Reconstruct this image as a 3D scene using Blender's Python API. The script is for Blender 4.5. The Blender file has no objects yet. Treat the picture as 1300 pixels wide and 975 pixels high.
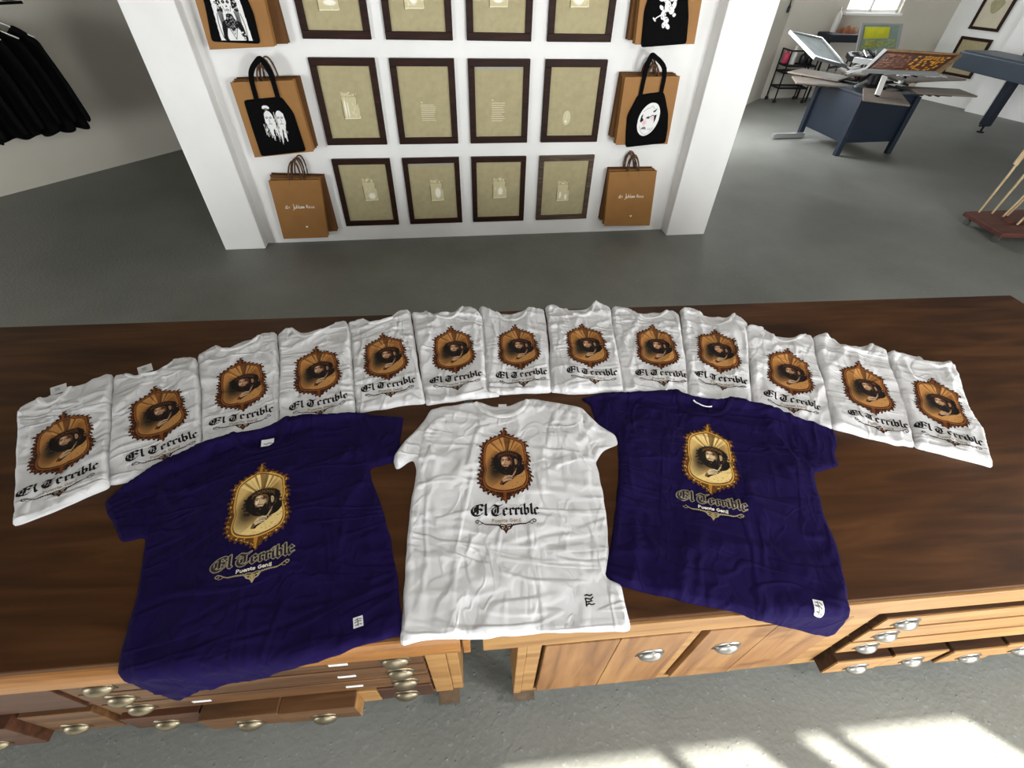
import bpy, math, random
import numpy as np
from mathutils import Matrix, Vector, geometry

# ------------------------------------------------------------------ camera
SC = bpy.context.scene
COL = SC.collection
cam_data = bpy.data.cameras.new('camera')
cam_data.sensor_fit = 'HORIZONTAL'
cam_data.sensor_width = 36.0
cam_data.lens = 583.5 / 1300.0 * 36.0
cam_data.clip_start = 0.02
cam_data.clip_end = 100.0
cam = bpy.data.objects.new('camera', cam_data)
COL.objects.link(cam)
_rt = Vector((0.9955132, -0.0912431, 0.0250621))
_up = Vector((0.0447486, 0.6873556, 0.7249413))
_fw = Vector((0.0833725, 0.7205671, -0.6883546))
_M = Matrix((( _rt.x, _up.x, -_fw.x, 0.0), (_rt.y, _up.y, -_fw.y, 0.0), (_rt.z, _up.z, -_fw.z, 1.70), (0, 0, 0, 1)))
cam.matrix_world = _M
SC.camera = cam

# ------------------------------------------------------------------ view, world, lights
SC.view_settings.view_transform = 'Standard'
SC.view_settings.look = 'None'
SC.view_settings.gamma = 1.0
SC.view_settings.use_curve_mapping = False
SC.view_settings.exposure = 0.72
world = bpy.data.worlds.new('sky')
SC.world = world
world.use_nodes = True
_bg = world.node_tree.nodes['Background']
_bg.inputs['Color'].default_value = (0.85, 0.92, 1.0, 1)
_bg.inputs['Strength'].default_value = 1.0

def area_light(name, loc, target, sx, sy, power, color):
    d = bpy.data.lights.new(name, 'AREA')
    d.shape = 'RECTANGLE'; d.size = sx; d.size_y = sy
    d.energy = power; d.color = color
    o = bpy.data.objects.new(name, d); COL.objects.link(o)
    o.location = loc
    o.rotation_euler = (Vector(target) - Vector(loc)).to_track_quat('-Z', 'Y').to_euler()
    return o

sun_d = bpy.data.lights.new('sun', 'SUN')
sun_d.energy = 15.0; sun_d.angle = math.radians(0.6); sun_d.color = (1.0, 0.95, 0.86)
sun = bpy.data.objects.new('sun', sun_d); COL.objects.link(sun)
sun.rotation_euler = Vector((-0.72, 0.69, -0.897)).to_track_quat('-Z', 'Y').to_euler()
sun.location = (6, -6, 8)

DAY = (0.975, 0.99, 1.0)
# daylight entering through windows assumed in the unseen rear wall (behind the camera)
area_light('window_daylight', (2.30, -1.57, 0.85), (2.0, 3.0, 0.6), 0.78, 1.35, 52, DAY)
area_light('window_daylight', (3.09, -1.57, 0.85), (2.6, 3.0, 0.6), 0.58, 1.35, 42, DAY)
area_light('window_daylight', (0.20, -1.57, 0.85), (0.2, 3.0, 0.6), 1.48, 1.35, 15, DAY)
area_light('window_daylight', (-4.45, -1.57, 0.95), (-4.6, 3.0, 0.8), 1.48, 1.5, 85, DAY)  # assumed unseen window, placed to brighten the left wall
area_light('window_daylight', (6.4, -1.57, 0.95), (7.6, 4.0, 0.9), 1.5, 1.5, 26, DAY)  # added light in an invented window, brightens the press room's right wall
# window of the far wall and an assumed unseen light that grazes the press room floor
area_light('window_daylight', (6.32, 8.33, 1.72), (6.0, 5.0, 0.2), 0.85, 1.15, 10, DAY)
area_light('assumed_side_light', (3.05, 6.30, 1.25), (4.6, 5.8, 0.1), 0.9, 1.6, 42, DAY)  # assumed light on the press's left side; no doorway is built here

# ------------------------------------------------------------------ helpers
def lin(c):
    return tuple((x / 12.92 if x <= 0.04045 else ((x + 0.055) / 1.055) ** 2.4) for x in c)
def hexc(h):
    return lin(tuple(int(h[i:i + 2], 16) / 255.0 for i in (0, 2, 4)))

class MB:
    """collects verts and faces; build() links them as one mesh object"""
    def __init__(s): s.v = []; s.f = []
    def add(s, vs, fs):
        b = len(s.v); s.v.extend([tuple(p) for p in vs]); s.f.extend([tuple(b + i for i in f) for f in fs]); return s
    def box(s, x0, x1, y0, y1, z0, z1):
        return s.add([(x0,y0,z0),(x1,y0,z0),(x1,y1,z0),(x0,y1,z0),(x0,y0,z1),(x1,y0,z1),(x1,y1,z1),(x0,y1,z1)],
                     [(0,3,2,1),(4,5,6,7),(0,1,5,4),(1,2,6,5),(2,3,7,6),(3,0,4,7)])
    def hexa(s, q0, q1):
        return s.add(list(q0) + list(q1), [(3,2,1,0),(4,5,6,7),(0,1,5,4),(1,2,6,5),(2,3,7,6),(3,0,4,7)])
    def bar(s, a, b, w, h, up=(0,0,1)):
        a = Vector(a); b = Vector(b); d = (b - a).normalized(); up = Vector(up)
        x = d.cross(up)
        if x.length < 1e-4: x = d.cross(Vector((1,0,0)))
        x.normalize(); y = x.cross(d)
        q = lambda p: [p - x*w/2 - y*h/2, p + x*w/2 - y*h/2, p + x*w/2 + y*h/2, p - x*w/2 + y*h/2]
        return s.hexa(q(a), q(b))
    def tube(s, pts, r, n=8, cap=True):
        pts = [Vector(p) for p in pts]; b = len(s.v); m = len(pts)
        ref = Vector((0,0,1))
        for i, p in enumerate(pts):
            t = (pts[min(i+1, m-1)] - pts[max(i-1, 0)]).normalized()
            x = t.cross(ref)
            if x.length < 0.05: x = t.cross(Vector((0,1,0)))
            x.normalize(); y = t.cross(x).normalized()
            rr = r[i] if hasattr(r, '__len__') else r
            for k in range(n):
                a = 2*math.pi*k/n
                s.v.append(tuple(p + x*math.cos(a)*rr + y*math.sin(a)*rr))
        for i in range(m-1):
            for k in range(n):
                k2 = (k+1) % n
                s.f.append((b+i*n+k, b+i*n+k2, b+(i+1)*n+k2, b+(i+1)*n+k))
        if cap:
            s.f.append(tuple(b+k for k in range(n))[::-1]); s.f.append(tuple(b+(m-1)*n+k for k in range(n)))
        return s
    def lathe(s, prof, n=16, origin=(0,0,0), sx=1.0, sy=1.0):
        b = len(s.v); ox, oy, oz = origin
        for r, z in prof:
            for k in range(n):
                a = 2*math.pi*k/n
                s.v.append((ox + r*math.cos(a)*sx, oy + r*math.sin(a)*sy, oz + z))
        for i in range(len(prof)-1):
            for k in range(n):
                k2 = (k+1) % n
                s.f.append((b+i*n+k, b+i*n+k2, b+(i+1)*n+k2, b+(i+1)*n+k))
        s.f.append(tuple(b+k for k in range(n))[::-1]); s.f.append(tuple(b+(len(prof)-1)*n+k for k in range(n)))
        return s
    def ribbon(s, pts, w, th, side):
        """flat strap along pts; side = unit vectors across the strap"""
        m = len(pts); b = len(s.v)
        for i, p in enumerate(pts):
            p = Vector(p); sd = Vector(side[i] if isinstance(side, list) else side)
            t = (Vector(pts[min(i+1, m-1)]) - Vector(pts[max(i-1, 0)])).normalized()
            nn = t.cross(sd).normalized()
            for a, c in ((-1,-1),(1,-1),(1,1),(-1,1)):
                s.v.append(tuple(p + sd*a*w/2 + nn*c*th/2))
        for i in range(m-1):
            for k in range(4):
                k2 = (k+1) % 4
                s.f.append((b+i*4+k, b+i*4+k2, b+(i+1)*4+k2, b+(i+1)*4+k))
        s.f.append((b+3,b+2,b+1,b)); e = b+(m-1)*4; s.f.append((e,e+1,e+2,e+3))
        return s
    def xform(s, fn):
        s.v = [tuple(fn(Vector(p))) for p in s.v]; return s
    def build(s, name, mat, parent=None, smooth=False, bevel=0.0, seg=2):
        me = bpy.data.meshes.new(name)
        me.from_pydata(s.v, [], s.f); me.update()
        if mat is not None: me.materials.append(mat)
        if smooth:
            for p in me.polygons: p.use_smooth = True
        o = bpy.data.objects.new(name, me); COL.objects.link(o)
        if parent is not None: o.parent = parent
        if bevel:
            md = o.modifiers.new('bevel', 'BEVEL'); md.width = bevel; md.segments = seg; md.limit_method = 'ANGLE'
        return o

def tag(o, label=None, cat=None, group=None, kind=None):
    if label: o['label'] = label
    if cat: o['category'] = cat
    if group: o['group'] = group
    if kind: o['kind'] = kind
    return o
def thing(name, label, cat, loc=(0,0,0), rotz=0.0, group=None):
    o = bpy.data.objects.new(name, None); COL.objects.link(o)
    o.location = loc; o.rotation_euler = (0, 0, rotz); o.empty_display_size = 0.05
    return tag(o, label, cat, group)
def struct(name, mb, mat, parent=None, bevel=0.0, label=None):
    o = mb.build(name, mat, parent, bevel=bevel)
    if parent is None: o['kind'] = 'structure'
    if label: o['label'] = label
    return o

# ------------------------------------------------------------------ materials
def _mat(name):
    m = bpy.data.materials.new(name); m.use_nodes = True
    nt = m.node_tree; b = nt.nodes['Principled BSDF']; return m, nt, b
def plain(name, col, rough=0.6, metal=0.0, noise=0.0, nscale=8.0, bump=0.0, bscale=60.0, spec=None, sheen=0.0):
    m, nt, b = _mat(name)
    b.inputs['Roughness'].default_value = rough; b.inputs['Metallic'].default_value = metal
    b.inputs['Base Color'].default_value = (*col, 1)
    if spec is not None: b.inputs['Specular IOR Level'].default_value = spec
    if sheen: b.inputs['Sheen Weight'].default_value = sheen
    tc = nt.nodes.new('ShaderNodeTexCoord')
    if noise:
        n = nt.nodes.new('ShaderNodeTexNoise'); n.inputs['Scale'].default_value = nscale; n.inputs['Detail'].default_value = 6
        r = nt.nodes.new('ShaderNodeMapRange'); r.inputs[1].default_value = 0.3; r.inputs[2].default_value = 0.7
        r.inputs[3].default_value = 1 - noise; r.inputs[4].default_value = 1 + noise
        mx = nt.nodes.new('ShaderNodeMix'); mx.data_type = 'RGBA'; mx.blend_type = 'MULTIPLY'; mx.inputs[0].default_value = 1
        mx.inputs[6].default_value = (*col, 1)
        nt.links.new(tc.outputs['Object'], n.inputs['Vector']); nt.links.new(n.outputs['Fac'], r.inputs[0])
        nt.links.new(r.outputs[0], mx.inputs[7]); nt.links.new(mx.outputs[2], b.inputs['Base Color'])
    if bump:
        n2 = nt.nodes.new('ShaderNodeTexNoise'); n2.inputs['Scale'].default_value = bscale; n2.inputs['Detail'].default_value = 5
        bp = nt.nodes.new('ShaderNodeBump'); bp.inputs['Strength'].default_value = bump; bp.inputs['Distance'].default_value = 0.004
        nt.links.new(tc.outputs['Object'], n2.inputs['Vector']); nt.links.new(n2.outputs['Fac'], bp.inputs['Height'])
        nt.links.new(bp.outputs[0], b.inputs['Normal'])
    return m
def wood(name, stops, rough=0.5, scale=(1.3, 16, 16), detail=8, bump=0.15, spec=0.5, knots=0.0):
    m, nt, b = _mat(name)
    b.inputs['Roughness'].default_value = rough; b.inputs['Specular IOR Level'].default_value = spec
    tc = nt.nodes.new('ShaderNodeTexCoord'); mp = nt.nodes.new('ShaderNodeMapping'); mp.inputs['Scale'].default_value = scale
    n = nt.nodes.new('ShaderNodeTexNoise'); n.inputs['Scale'].default_value = 2.2; n.inputs['Detail'].default_value = detail
    n.inputs['Distortion'].default_value = 1.1
    cr = nt.nodes.new('ShaderNodeValToRGB')
    el = cr.color_ramp.elements
    el[0].position, el[0].color = stops[0][0], (*stops[0][1], 1)
    el[1].position, el[1].color = stops[-1][0], (*stops[-1][1], 1)
    for p, c in stops[1:-1]:
        e = el.new(p); e.color = (*c, 1)
    nt.links.new(tc.outputs['Object'], mp.inputs[0]); nt.links.new(mp.outputs[0], n.inputs['Vector'])
    nt.links.new(n.outputs['Fac'], cr.inputs[0])
    out = cr.outputs[0]
    if knots:
        n3 = nt.nodes.new('ShaderNodeTexNoise'); n3.inputs['Scale'].default_value = 3.5; n3.inputs['Detail'].default_value = 4
        mp3 = nt.nodes.new('ShaderNodeMapping'); mp3.inputs['Scale'].default_value = (1, 1, 2.2)
        r3 = nt.nodes.new('ShaderNodeMapRange'); r3.inputs[1].default_value = 0.62; r3.inputs[2].default_value = 0.72
        r3.inputs[3].default_value = 0; r3.inputs[4].default_value = knots
        mx = nt.nodes.new('ShaderNodeMix'); mx.data_type = 'RGBA'; mx.inputs[7].default_value = (*stops[0][1], 1)
        nt.links.new(tc.outputs['Object'], mp3.inputs[0]); nt.links.new(mp3.outputs[0], n3.inputs['Vector'])
        nt.links.new(n3.outputs['Fac'], r3.inputs[0]); nt.links.new(r3.outputs[0], mx.inputs[0])
        nt.links.new(out, mx.inputs[6]); out = mx.outputs[2]
    nt.links.new(out, b.inputs['Base Color'])
    bp = nt.nodes.new('ShaderNodeBump'); bp.inputs['Strength'].default_value = bump; bp.inputs['Distance'].default_value = 0.002
    nt.links.new(n.outputs['Fac'], bp.inputs['Height']); nt.links.new(bp.outputs[0], b.inputs['Normal'])
    return m
def fabric(name, col, rough=0.9, weave=900.0, bump=0.12, mott=0.04, crease=0.45):
    m = plain(name, col, rough, noise=mott, nscale=14.0, spec=0.12)
    nt = m.node_tree; b = nt.nodes['Principled BSDF']; tc = nt.nodes.new('ShaderNodeTexCoord'); oi = nt.nodes.new('ShaderNodeObjectInfo')
    ofs = nt.nodes.new('ShaderNodeVectorMath'); ofs.operation = 'MULTIPLY_ADD'; ofs.inputs[1].default_value = (37, 53, 0)
    cmb = nt.nodes.new('ShaderNodeCombineXYZ'); nt.links.new(oi.outputs['Random'], cmb.inputs[0]); nt.links.new(oi.outputs['Random'], cmb.inputs[1])
    nt.links.new(cmb.outputs[0], ofs.inputs[0]); nt.links.new(tc.outputs['Object'], ofs.inputs[2])
    hs = []
    for sc, rot, dist, wgt in (((7.5, 2.6, 5), 0.3, 1.3, 1.0), ((2.6, 8.5, 5), -0.35, 1.5, 0.8), ((15, 9, 9), 0.8, 1.0, 0.3)):
        mp = nt.nodes.new('ShaderNodeMapping'); mp.inputs['Scale'].default_value = sc; mp.inputs['Rotation'].default_value = (0, 0, rot)
        n = nt.nodes.new('ShaderNodeTexNoise'); n.inputs['Scale'].default_value = 1.0; n.inputs['Detail'].default_value = 1.5; n.inputs['Distortion'].default_value = dist
        a = nt.nodes.new('ShaderNodeMath'); a.operation = 'SUBTRACT'; a.inputs[1].default_value = 0.5
        ab = nt.nodes.new('ShaderNodeMath'); ab.operation = 'ABSOLUTE'
        r = nt.nodes.new('ShaderNodeMapRange'); r.interpolation_type = 'SMOOTHERSTEP'; r.inputs[1].default_value = 0.0; r.inputs[2].default_value = 0.10; r.inputs[3].default_value = wgt; r.inputs[4].default_value = 0.0
        nt.links.new(ofs.outputs[0], mp.inputs[0]); nt.links.new(mp.outputs[0], n.inputs['Vector']); nt.links.new(n.outputs['Fac'], a.inputs[0]); nt.links.new(a.outputs[0], ab.inputs[0]); nt.links.new(ab.outputs[0], r.inputs[0])
        hs.append(r.outputs[0])
    s1 = nt.nodes.new('ShaderNodeMath'); nt.links.new(hs[0], s1.inputs[0]); nt.links.new(hs[1], s1.inputs[1])
    s2 = nt.nodes.new('ShaderNodeMath'); nt.links.new(s1.outputs[0], s2.inputs[0]); nt.links.new(hs[2], s2.inputs[1])
    b1 = nt.nodes.new('ShaderNodeBump'); b1.inputs['Strength'].default_value = crease; b1.inputs['Distance'].default_value = 0.010
    nt.links.new(s2.outputs[0], b1.inputs['Height'])
    wv = nt.nodes.new('ShaderNodeTexNoise'); wv.inputs['Scale'].default_value = weave; nt.links.new(tc.outputs['Object'], wv.inputs['Vector'])
    b2 = nt.nodes.new('ShaderNodeBump'); b2.inputs['Strength'].default_value = bump; b2.inputs['Distance'].default_value = 0.002
    nt.links.new(wv.outputs['Fac'], b2.inputs['Height']); nt.links.new(b1.outputs[0], b2.inputs['Normal']); nt.links.new(b2.outputs[0], b.inputs['Normal'])
    return m
def print_ink(name, rough=0.75):
    m, nt, b = _mat(name)
    a = nt.nodes.new('ShaderNodeAttribute'); a.attribute_name = 'ink'
    nt.links.new(a.outputs['Color'], b.inputs['Base Color'])
    b.inputs['Roughness'].default_value = rough; b.inputs['Specular IOR Level'].default_value = 0.2
    return m

M = {}
M['wall'] = plain('white_wall_paint', lin((0.93, 0.93, 0.92)), 0.75, noise=0.05, nscale=2.2, bump=0.25, bscale=14.0, spec=0.25)
M['wall_dull'] = plain('grey_white_wall_paint', lin((0.80, 0.78, 0.73)), 0.8, noise=0.06, nscale=1.6, bump=0.25, bscale=14.0, spec=0.2)
M['ceiling'] = plain('ceiling_paint', lin((0.36, 0.34, 0.31)), 0.9)
def floor_mat():
    m, nt, b = _mat('grey_painted_concrete')
    tc = nt.nodes.new('ShaderNodeTexCoord')
    n = nt.nodes.new('ShaderNodeTexNoise'); n.inputs['Scale'].default_value = 1.3; n.inputs['Detail'].default_value = 9; n.inputs['Roughness'].default_value = 0.62
    cr = nt.nodes.new('ShaderNodeValToRGB'); e = cr.color_ramp.elements
    e[0].position = 0.3; e[0].color = (*lin((0.430, 0.437, 0.415)), 1); e[1].position = 0.72; e[1].color = (*lin((0.515, 0.522, 0.500)), 1)
    n2 = nt.nodes.new('ShaderNodeTexNoise'); n2.inputs['Scale'].default_value = 55; n2.inputs['Detail'].default_value = 4
    r2 = nt.nodes.new('ShaderNodeMapRange'); r2.inputs[1].default_value = 0.63; r2.inputs[2].default_value = 0.70; r2.inputs[3].default_value = 0; r2.inputs[4].default_value = 0.35
    mx = nt.nodes.new('ShaderNodeMix'); mx.data_type = 'RGBA'; mx.inputs[7].default_value = (*lin((0.62, 0.64, 0.64)), 1)
    nt.links.new(tc.outputs['Object'], n.inputs['Vector']); nt.links.new(tc.outputs['Object'], n2.inputs['Vector'])
    nt.links.new(n.outputs['Fac'], cr.inputs[0]); nt.links.new(n2.outputs['Fac'], r2.inputs[0])
    nt.links.new(cr.outputs[0], mx.inputs[6]); nt.links.new(r2.outputs[0], mx.inputs[0]); nt.links.new(mx.outputs[2], b.inputs['Base Color'])
    n3 = nt.nodes.new('ShaderNodeTexVoronoi'); n3.inputs['Scale'].default_value = 34
    r3 = nt.nodes.new('ShaderNodeMapRange'); r3.inputs[1].default_value = 0.0; r3.inputs[2].default_value = 0.16; r3.inputs[3].default_value = 1; r3.inputs[4].default_value = 0
    ad = nt.nodes.new('ShaderNodeMath'); ad.operation = 'MULTIPLY_ADD'; ad.inputs[1].default_value = 0.7
    bp = nt.nodes.new('ShaderNodeBump'); bp.inputs['Strength'].default_value = 0.6; bp.inputs['Distance'].default_value = 0.004
    nt.links.new(tc.outputs['Object'], n3.inputs['Vector']); nt.links.new(n3.outputs['Distance'], r3.inputs[0])
    nt.links.new(r3.outputs[0], ad.inputs[0]); nt.links.new(n2.outputs['Fac'], ad.inputs[2]); nt.links.new(ad.outputs[0], bp.inputs['Height'])
    nt.links.new(bp.outputs[0], b.inputs['Normal'])
    r4 = nt.nodes.new('ShaderNodeMapRange'); r4.inputs[3].default_value = 0.36; r4.inputs[4].default_value = 0.6
    nt.links.new(n.outputs['Fac'], r4.inputs[0]); nt.links.new(r4.outputs[0], b.inputs['Roughness'])
    b.inputs['Specular IOR Level'].default_value = 0.3
    return m
M['floor'] = floor_mat()
M['top'] = wood('dark_stained_plywood', [(0.25, hexc('2c180b')), (0.5, hexc('452a14')), (0.78, hexc('5c3b20'))], 0.5, (0.8, 6, 6), bump=0.12, spec=0.15)
M['pine'] = wood('pale_pine', [(0.25, hexc('7b5530')), (0.5, hexc('98703f')), (0.8, hexc('ae8a58'))], 0.5, (1.0, 14, 14), knots=0.35)
M['pine_door'] = wood('knotty_pine_door', [(0.25, hexc('633f20')), (0.5, hexc('8a6138')), (0.8, hexc('a07a4a'))], 0.5, (9, 9, 0.9), knots=0.75)
M['pine_dark'] = wood('aged_pine', [(0.25, hexc('33210f')), (0.5, hexc('57391f')), (0.8, hexc('74522f'))], 0.5, (1.1, 15, 15), knots=0.5)
M['oak_red'] = wood('reddish_brown_wood', [(0.25, hexc('2c170c')), (0.5, hexc('452716')), (0.8, hexc('5e3820'))], 0.5, (1.1, 15, 15))
M['nosing'] = wood('honey_nosing_wood', [(0.25, hexc('6e441b')), (0.5, hexc('94632e')), (0.8, hexc('a97a42'))], 0.42, (0.8, 12, 12))
M['walnut'] = wood('dark_frame_wood', [(0.25, hexc('150904')), (0.55, hexc('2a140a')), (0.85, hexc('3e2012'))], 0.6, (1.2, 20, 20), spec=0.2)
M['walnut_worn'] = wood('worn_frame_wood', [(0.25, hexc('241a12')), (0.55, hexc('4a3827')), (0.85, hexc('80684c'))], 0.6, (1.2, 20, 20))
M['drawer_box'] = wood('dark_brown_drawer_wood', [(0.25, hexc('24160d')), (0.5, hexc('3a2617')), (0.8, hexc('513722'))], 0.6, (1.1, 15, 15), spec=0.2)  # drawer boxes in a darker brown than their thin pine fronts
M['steel'] = plain('brushed_nickel', lin((0.58, 0.57, 0.55)), 0.33, 0.95, noise=0.15, nscale=40)
M['steel_aged'] = plain('tarnished_brass', lin((0.50, 0.46, 0.38)), 0.38, 0.9, noise=0.25, nscale=40)
M['dark_metal'] = plain('dark_steel', lin((0.10, 0.10, 0.105)), 0.45, 0.6)
M['alu'] = plain('aluminium', lin((0.72, 0.73, 0.73)), 0.35, 0.8)
M['blue'] = plain('blue_machine_paint', lin((0.075, 0.12, 0.18)), 0.45, noise=0.08, nscale=5)
M['blue_grey'] = plain('blue_grey_machine_paint', lin((0.24, 0.28, 0.33)), 0.45, noise=0.05, nscale=5)
M['platen'] = plain('grey_platen_board', lin((0.46, 0.42, 0.38)), 0.6, noise=0.12, nscale=9)
M['black_plastic'] = plain('black_plastic', lin((0.05, 0.05, 0.055)), 0.45)
M['white_plastic'] = plain('white_plastic', lin((0.85, 0.85, 0.83)), 0.4)
M['pink_plastic'] = plain('pink_plastic', lin((0.80, 0.25, 0.38)), 0.45)
M['brown_cloth'] = plain('brown_rag', lin((0.50, 0.30, 0.17)), 0.9, noise=0.3, nscale=12)
M['rust_wood'] = wood('red_brown_board', [(0.25, hexc('3a1a12')), (0.55, hexc('5c2d20')), (0.85, hexc('74432f'))], 0.6, (1.2, 12, 12))
M['pale_stick'] = wood('pale_wood_stick', [(0.25, hexc('a88f68')), (0.55, hexc('c7b087')), (0.85, hexc('ddcba6'))], 0.6, (16, 16, 1))
M['white_cloth'] = fabric('white_cotton', lin((0.86, 0.86, 0.865)))
M['white_rib'] = fabric('white_ribbed_cotton', lin((0.85, 0.85, 0.85)), weave=500, bump=0.25, crease=0.1)
M['purple_cloth'] = fabric('deep_purple_cotton', lin((0.080, 0.035, 0.225)), mott=0.05, crease=0.42)
M['purple_rib'] = fabric('deep_purple_ribbed_cotton', lin((0.075, 0.033, 0.205)), weave=500, bump=0.25, crease=0.1)
M['black_cloth'] = fabric('black_cotton', lin((0.02, 0.02, 0.022)), crease=0.2)
M['linen'] = plain('olive_linen_mesh', lin((0.68, 0.64, 0.50)), 0.85, noise=0.07, nscale=26, bump=0.3, bscale=350, spec=0.2)
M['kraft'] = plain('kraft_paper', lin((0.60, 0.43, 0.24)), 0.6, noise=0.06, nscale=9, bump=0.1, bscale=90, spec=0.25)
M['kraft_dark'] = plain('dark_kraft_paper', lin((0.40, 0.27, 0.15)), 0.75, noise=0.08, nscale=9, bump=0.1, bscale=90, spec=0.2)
M['paper_cord'] = plain('twisted_paper_cord', lin((0.36, 0.24, 0.14)), 0.8)
M['ink'] = print_ink('printed_ink')
M['label_white'] = plain('white_woven_label', lin((0.86, 0.86, 0.86)), 0.8)
M['tape_grey'] = plain('grey_masking_tape', lin((0.62, 0.62, 0.60)), 0.7)
# ------------------------------------------------------------------ room shell
struct('floor', MB().box(-10, 12.5, -2.2, 9.6, -0.12, 0.0), M['floor'])
struct('ceiling', MB().box(-10, 12.5, -2.2, 9.6, 3.3, 3.42), M['ceiling'])

def wall_slab(a, b, th, z0, z1):
    """vertical slab whose visible face runs a -> b; thickness lies to the left of a -> b"""
    a = Vector((a[0], a[1], 0)); b = Vector((b[0], b[1], 0)); d = (b - a).normalized(); nn = Vector((-d.y, d.x, 0)) * th
    up0, up1 = Vector((0,0,z0)), Vector((0,0,z1))
    return MB().hexa([a+up0, b+up0, b+nn+up0, a+nn+up0], [a+up1, b+up1, b+nn+up1, a+nn+up1])

# display wall between two pillars; WU runs along it, WN points to the camera
WA = Vector((-1.516, 3.475, 0.0)); _th = math.radians(2.2)
WU = Vector((math.cos(_th), math.sin(_th), 0)); WN = Vector((WU.y, -WU.x, 0))
def wp(u, v, d=0.0):
    return WA + WU*u + WN*d + Vector((0, 0, v))
def wbox(mb, u0, u1, v0, v1, d0, d1):
    return mb.hexa([wp(u0,v0,d1), wp(u1,v0,d1), wp(u1,v0,d0), wp(u0,v0,d0)], [wp(u0,v1,d1), wp(u1,v1,d1), wp(u1,v1,d0), wp(u0,v1,d0)])
struct('wall_back', wbox(MB(), -0.02, 3.17, 0, 3.3, -0.16, 0), M['wall'])
struct('trim_1', wbox(MB(), -0.295, -0.008, 0, 3.3, -0.18, 0.09), M['wall'], bevel=0.006)
struct('trim_2', wbox(MB(), 3.157, 3.490, 0, 3.3, -0.18, 0.12), M['wall'], bevel=0.006)

LA = Vector((-4.066, 4.448, 0)); LU = Vector((0.607, 0.795, 0)); LN = Vector((0.795, -0.607, 0))
def lp(s, z, d): return LA + LU*s + LN*d + Vector((0,0,z))
struct('wall_left', wall_slab(LA - LU*8.3, LA + LU*5.2, 0.15, 0, 3.3), M['wall_dull'])

# far wall with a window opening
FA = Vector((4.93, 8.335, 0)); FB = Vector((7.80, 8.58, 0)); FU = (FB - FA).normalized(); FN = Vector((FU.y, -FU.x, 0))
def fp(u, z, d=0.0): return FA + FU*u + FN*d + Vector((0,0,z))
def fbox(mb, u0, u1, z0, z1, d0, d1):
    return mb.hexa([fp(u0,z0,d1), fp(u1,z0,d1), fp(u1,z0,d0), fp(u0,z0,d0)], [fp(u0,z1,d1), fp(u1,z1,d1), fp(u1,z1,d0), fp(u0,z1,d0)])
FUL = (FB - FA).length
W0, W1, WZ0, WZ1 = 0.93, 1.87, 1.115, 2.35
mb = MB()
fbox(mb, -6.2, W0, 0, 3.3, -0.15, 0); fbox(mb, W1, FUL + 0.05, 0, 3.3, -0.15, 0)
fbox(mb, W0, W1, 0, WZ0, -0.15, 0); fbox(mb, W0, W1, WZ1, 3.3, -0.15, 0)
struct('wall_far', mb, M['wall_dull'])
wn = thing('window_1', 'small two pane window high in the far wall', 'window', fp((W0+W1)/2, WZ0, 0)); wn['kind'] = 'structure'
def rel(o, p): return p - Vector(o.location)
def relmb(mb, o):
    L = Vector(o.location); return mb.xform(lambda p: p - L)
fr = MB()
for (a, b, c, d) in ((W0, W0+.035, WZ0, WZ1), (W1-.035, W1, WZ0, WZ1), (W0, W1, WZ0, WZ0+.035), (W0, W1, WZ1-.035, WZ1), ((W0+W1)/2-.02-.02, (W0+W1)/2+.02-.02, WZ0, WZ1), (W0, W1, 1.70, 1.73)):
    fbox(fr, a, b, c, d, -0.10, -0.05)
relmb(fr, wn).build('window_frame', M['white_plastic'], wn)
relmb(fbox(MB(), W0-.03, W1+.03, WZ0-.03, WZ0, -0.02, 0.04), wn).build('window_sill', M['wall'], wn)
_gm = bpy.data.materials.new('frosted_daylit_pane'); _gm.use_nodes = True
_g = _gm.node_tree.nodes['Principled BSDF']; _g.inputs['Base Color'].default_value = (0.9, 0.95, 1, 1); _g.inputs['Roughness'].default_value = 0.6
_g.inputs['Emission Color'].default_value = (0.9, 0.96, 1.0, 1); _g.inputs['Emission Strength'].default_value = 1.6
for a, b in ((W0+.035, (W0+W1)/2-.04), ((W0+W1)/2, W1-.035)):
    relmb(fbox(MB(), a, b, WZ0+.035, 1.70, -0.08, -0.072), wn).build('pane', _gm, wn)
    relmb(fbox(MB(), a, b, 1.73, WZ1-.035, -0.08, -0.072), wn).build('pane', _gm, wn)

struct('wall_right', wall_slab((7.78, 8.60), (11.15, -1.75), 0.15, 0, 3.3), M['wall'])
RA = Vector((7.78, 8.575, 0)); RU = (Vector((8.328, 6.903, 0)) - RA).normalized(); RN = Vector((RU.y, -RU.x, 0))
if RN.x > 0: RN = -RN
def rp(s, z, d=0.0): return RA + RU*s + RN*d + Vector((0,0,z))
def rbox(mb, s0, s1, z0, z1, d0, d1):
    return mb.hexa([rp(s0,z0,d1), rp(s1,z0,d1), rp(s1,z0,d0), rp(s0,z0,d0)], [rp(s0,z1,d1), rp(s1,z1,d1), rp(s1,z1,d0), rp(s0,z1,d0)])
struct('trim_3', rbox(MB(), 1.00, 1.28, 0, 3.3, -0.02, 0.16), M['wall'])
# return wall of the press room, behind the right pillar
struct('wall_passage', wall_slab((3.30, 6.75), (4.95, 8.36), 0.14, 0, 3.3), M['wall_dull'])

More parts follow.
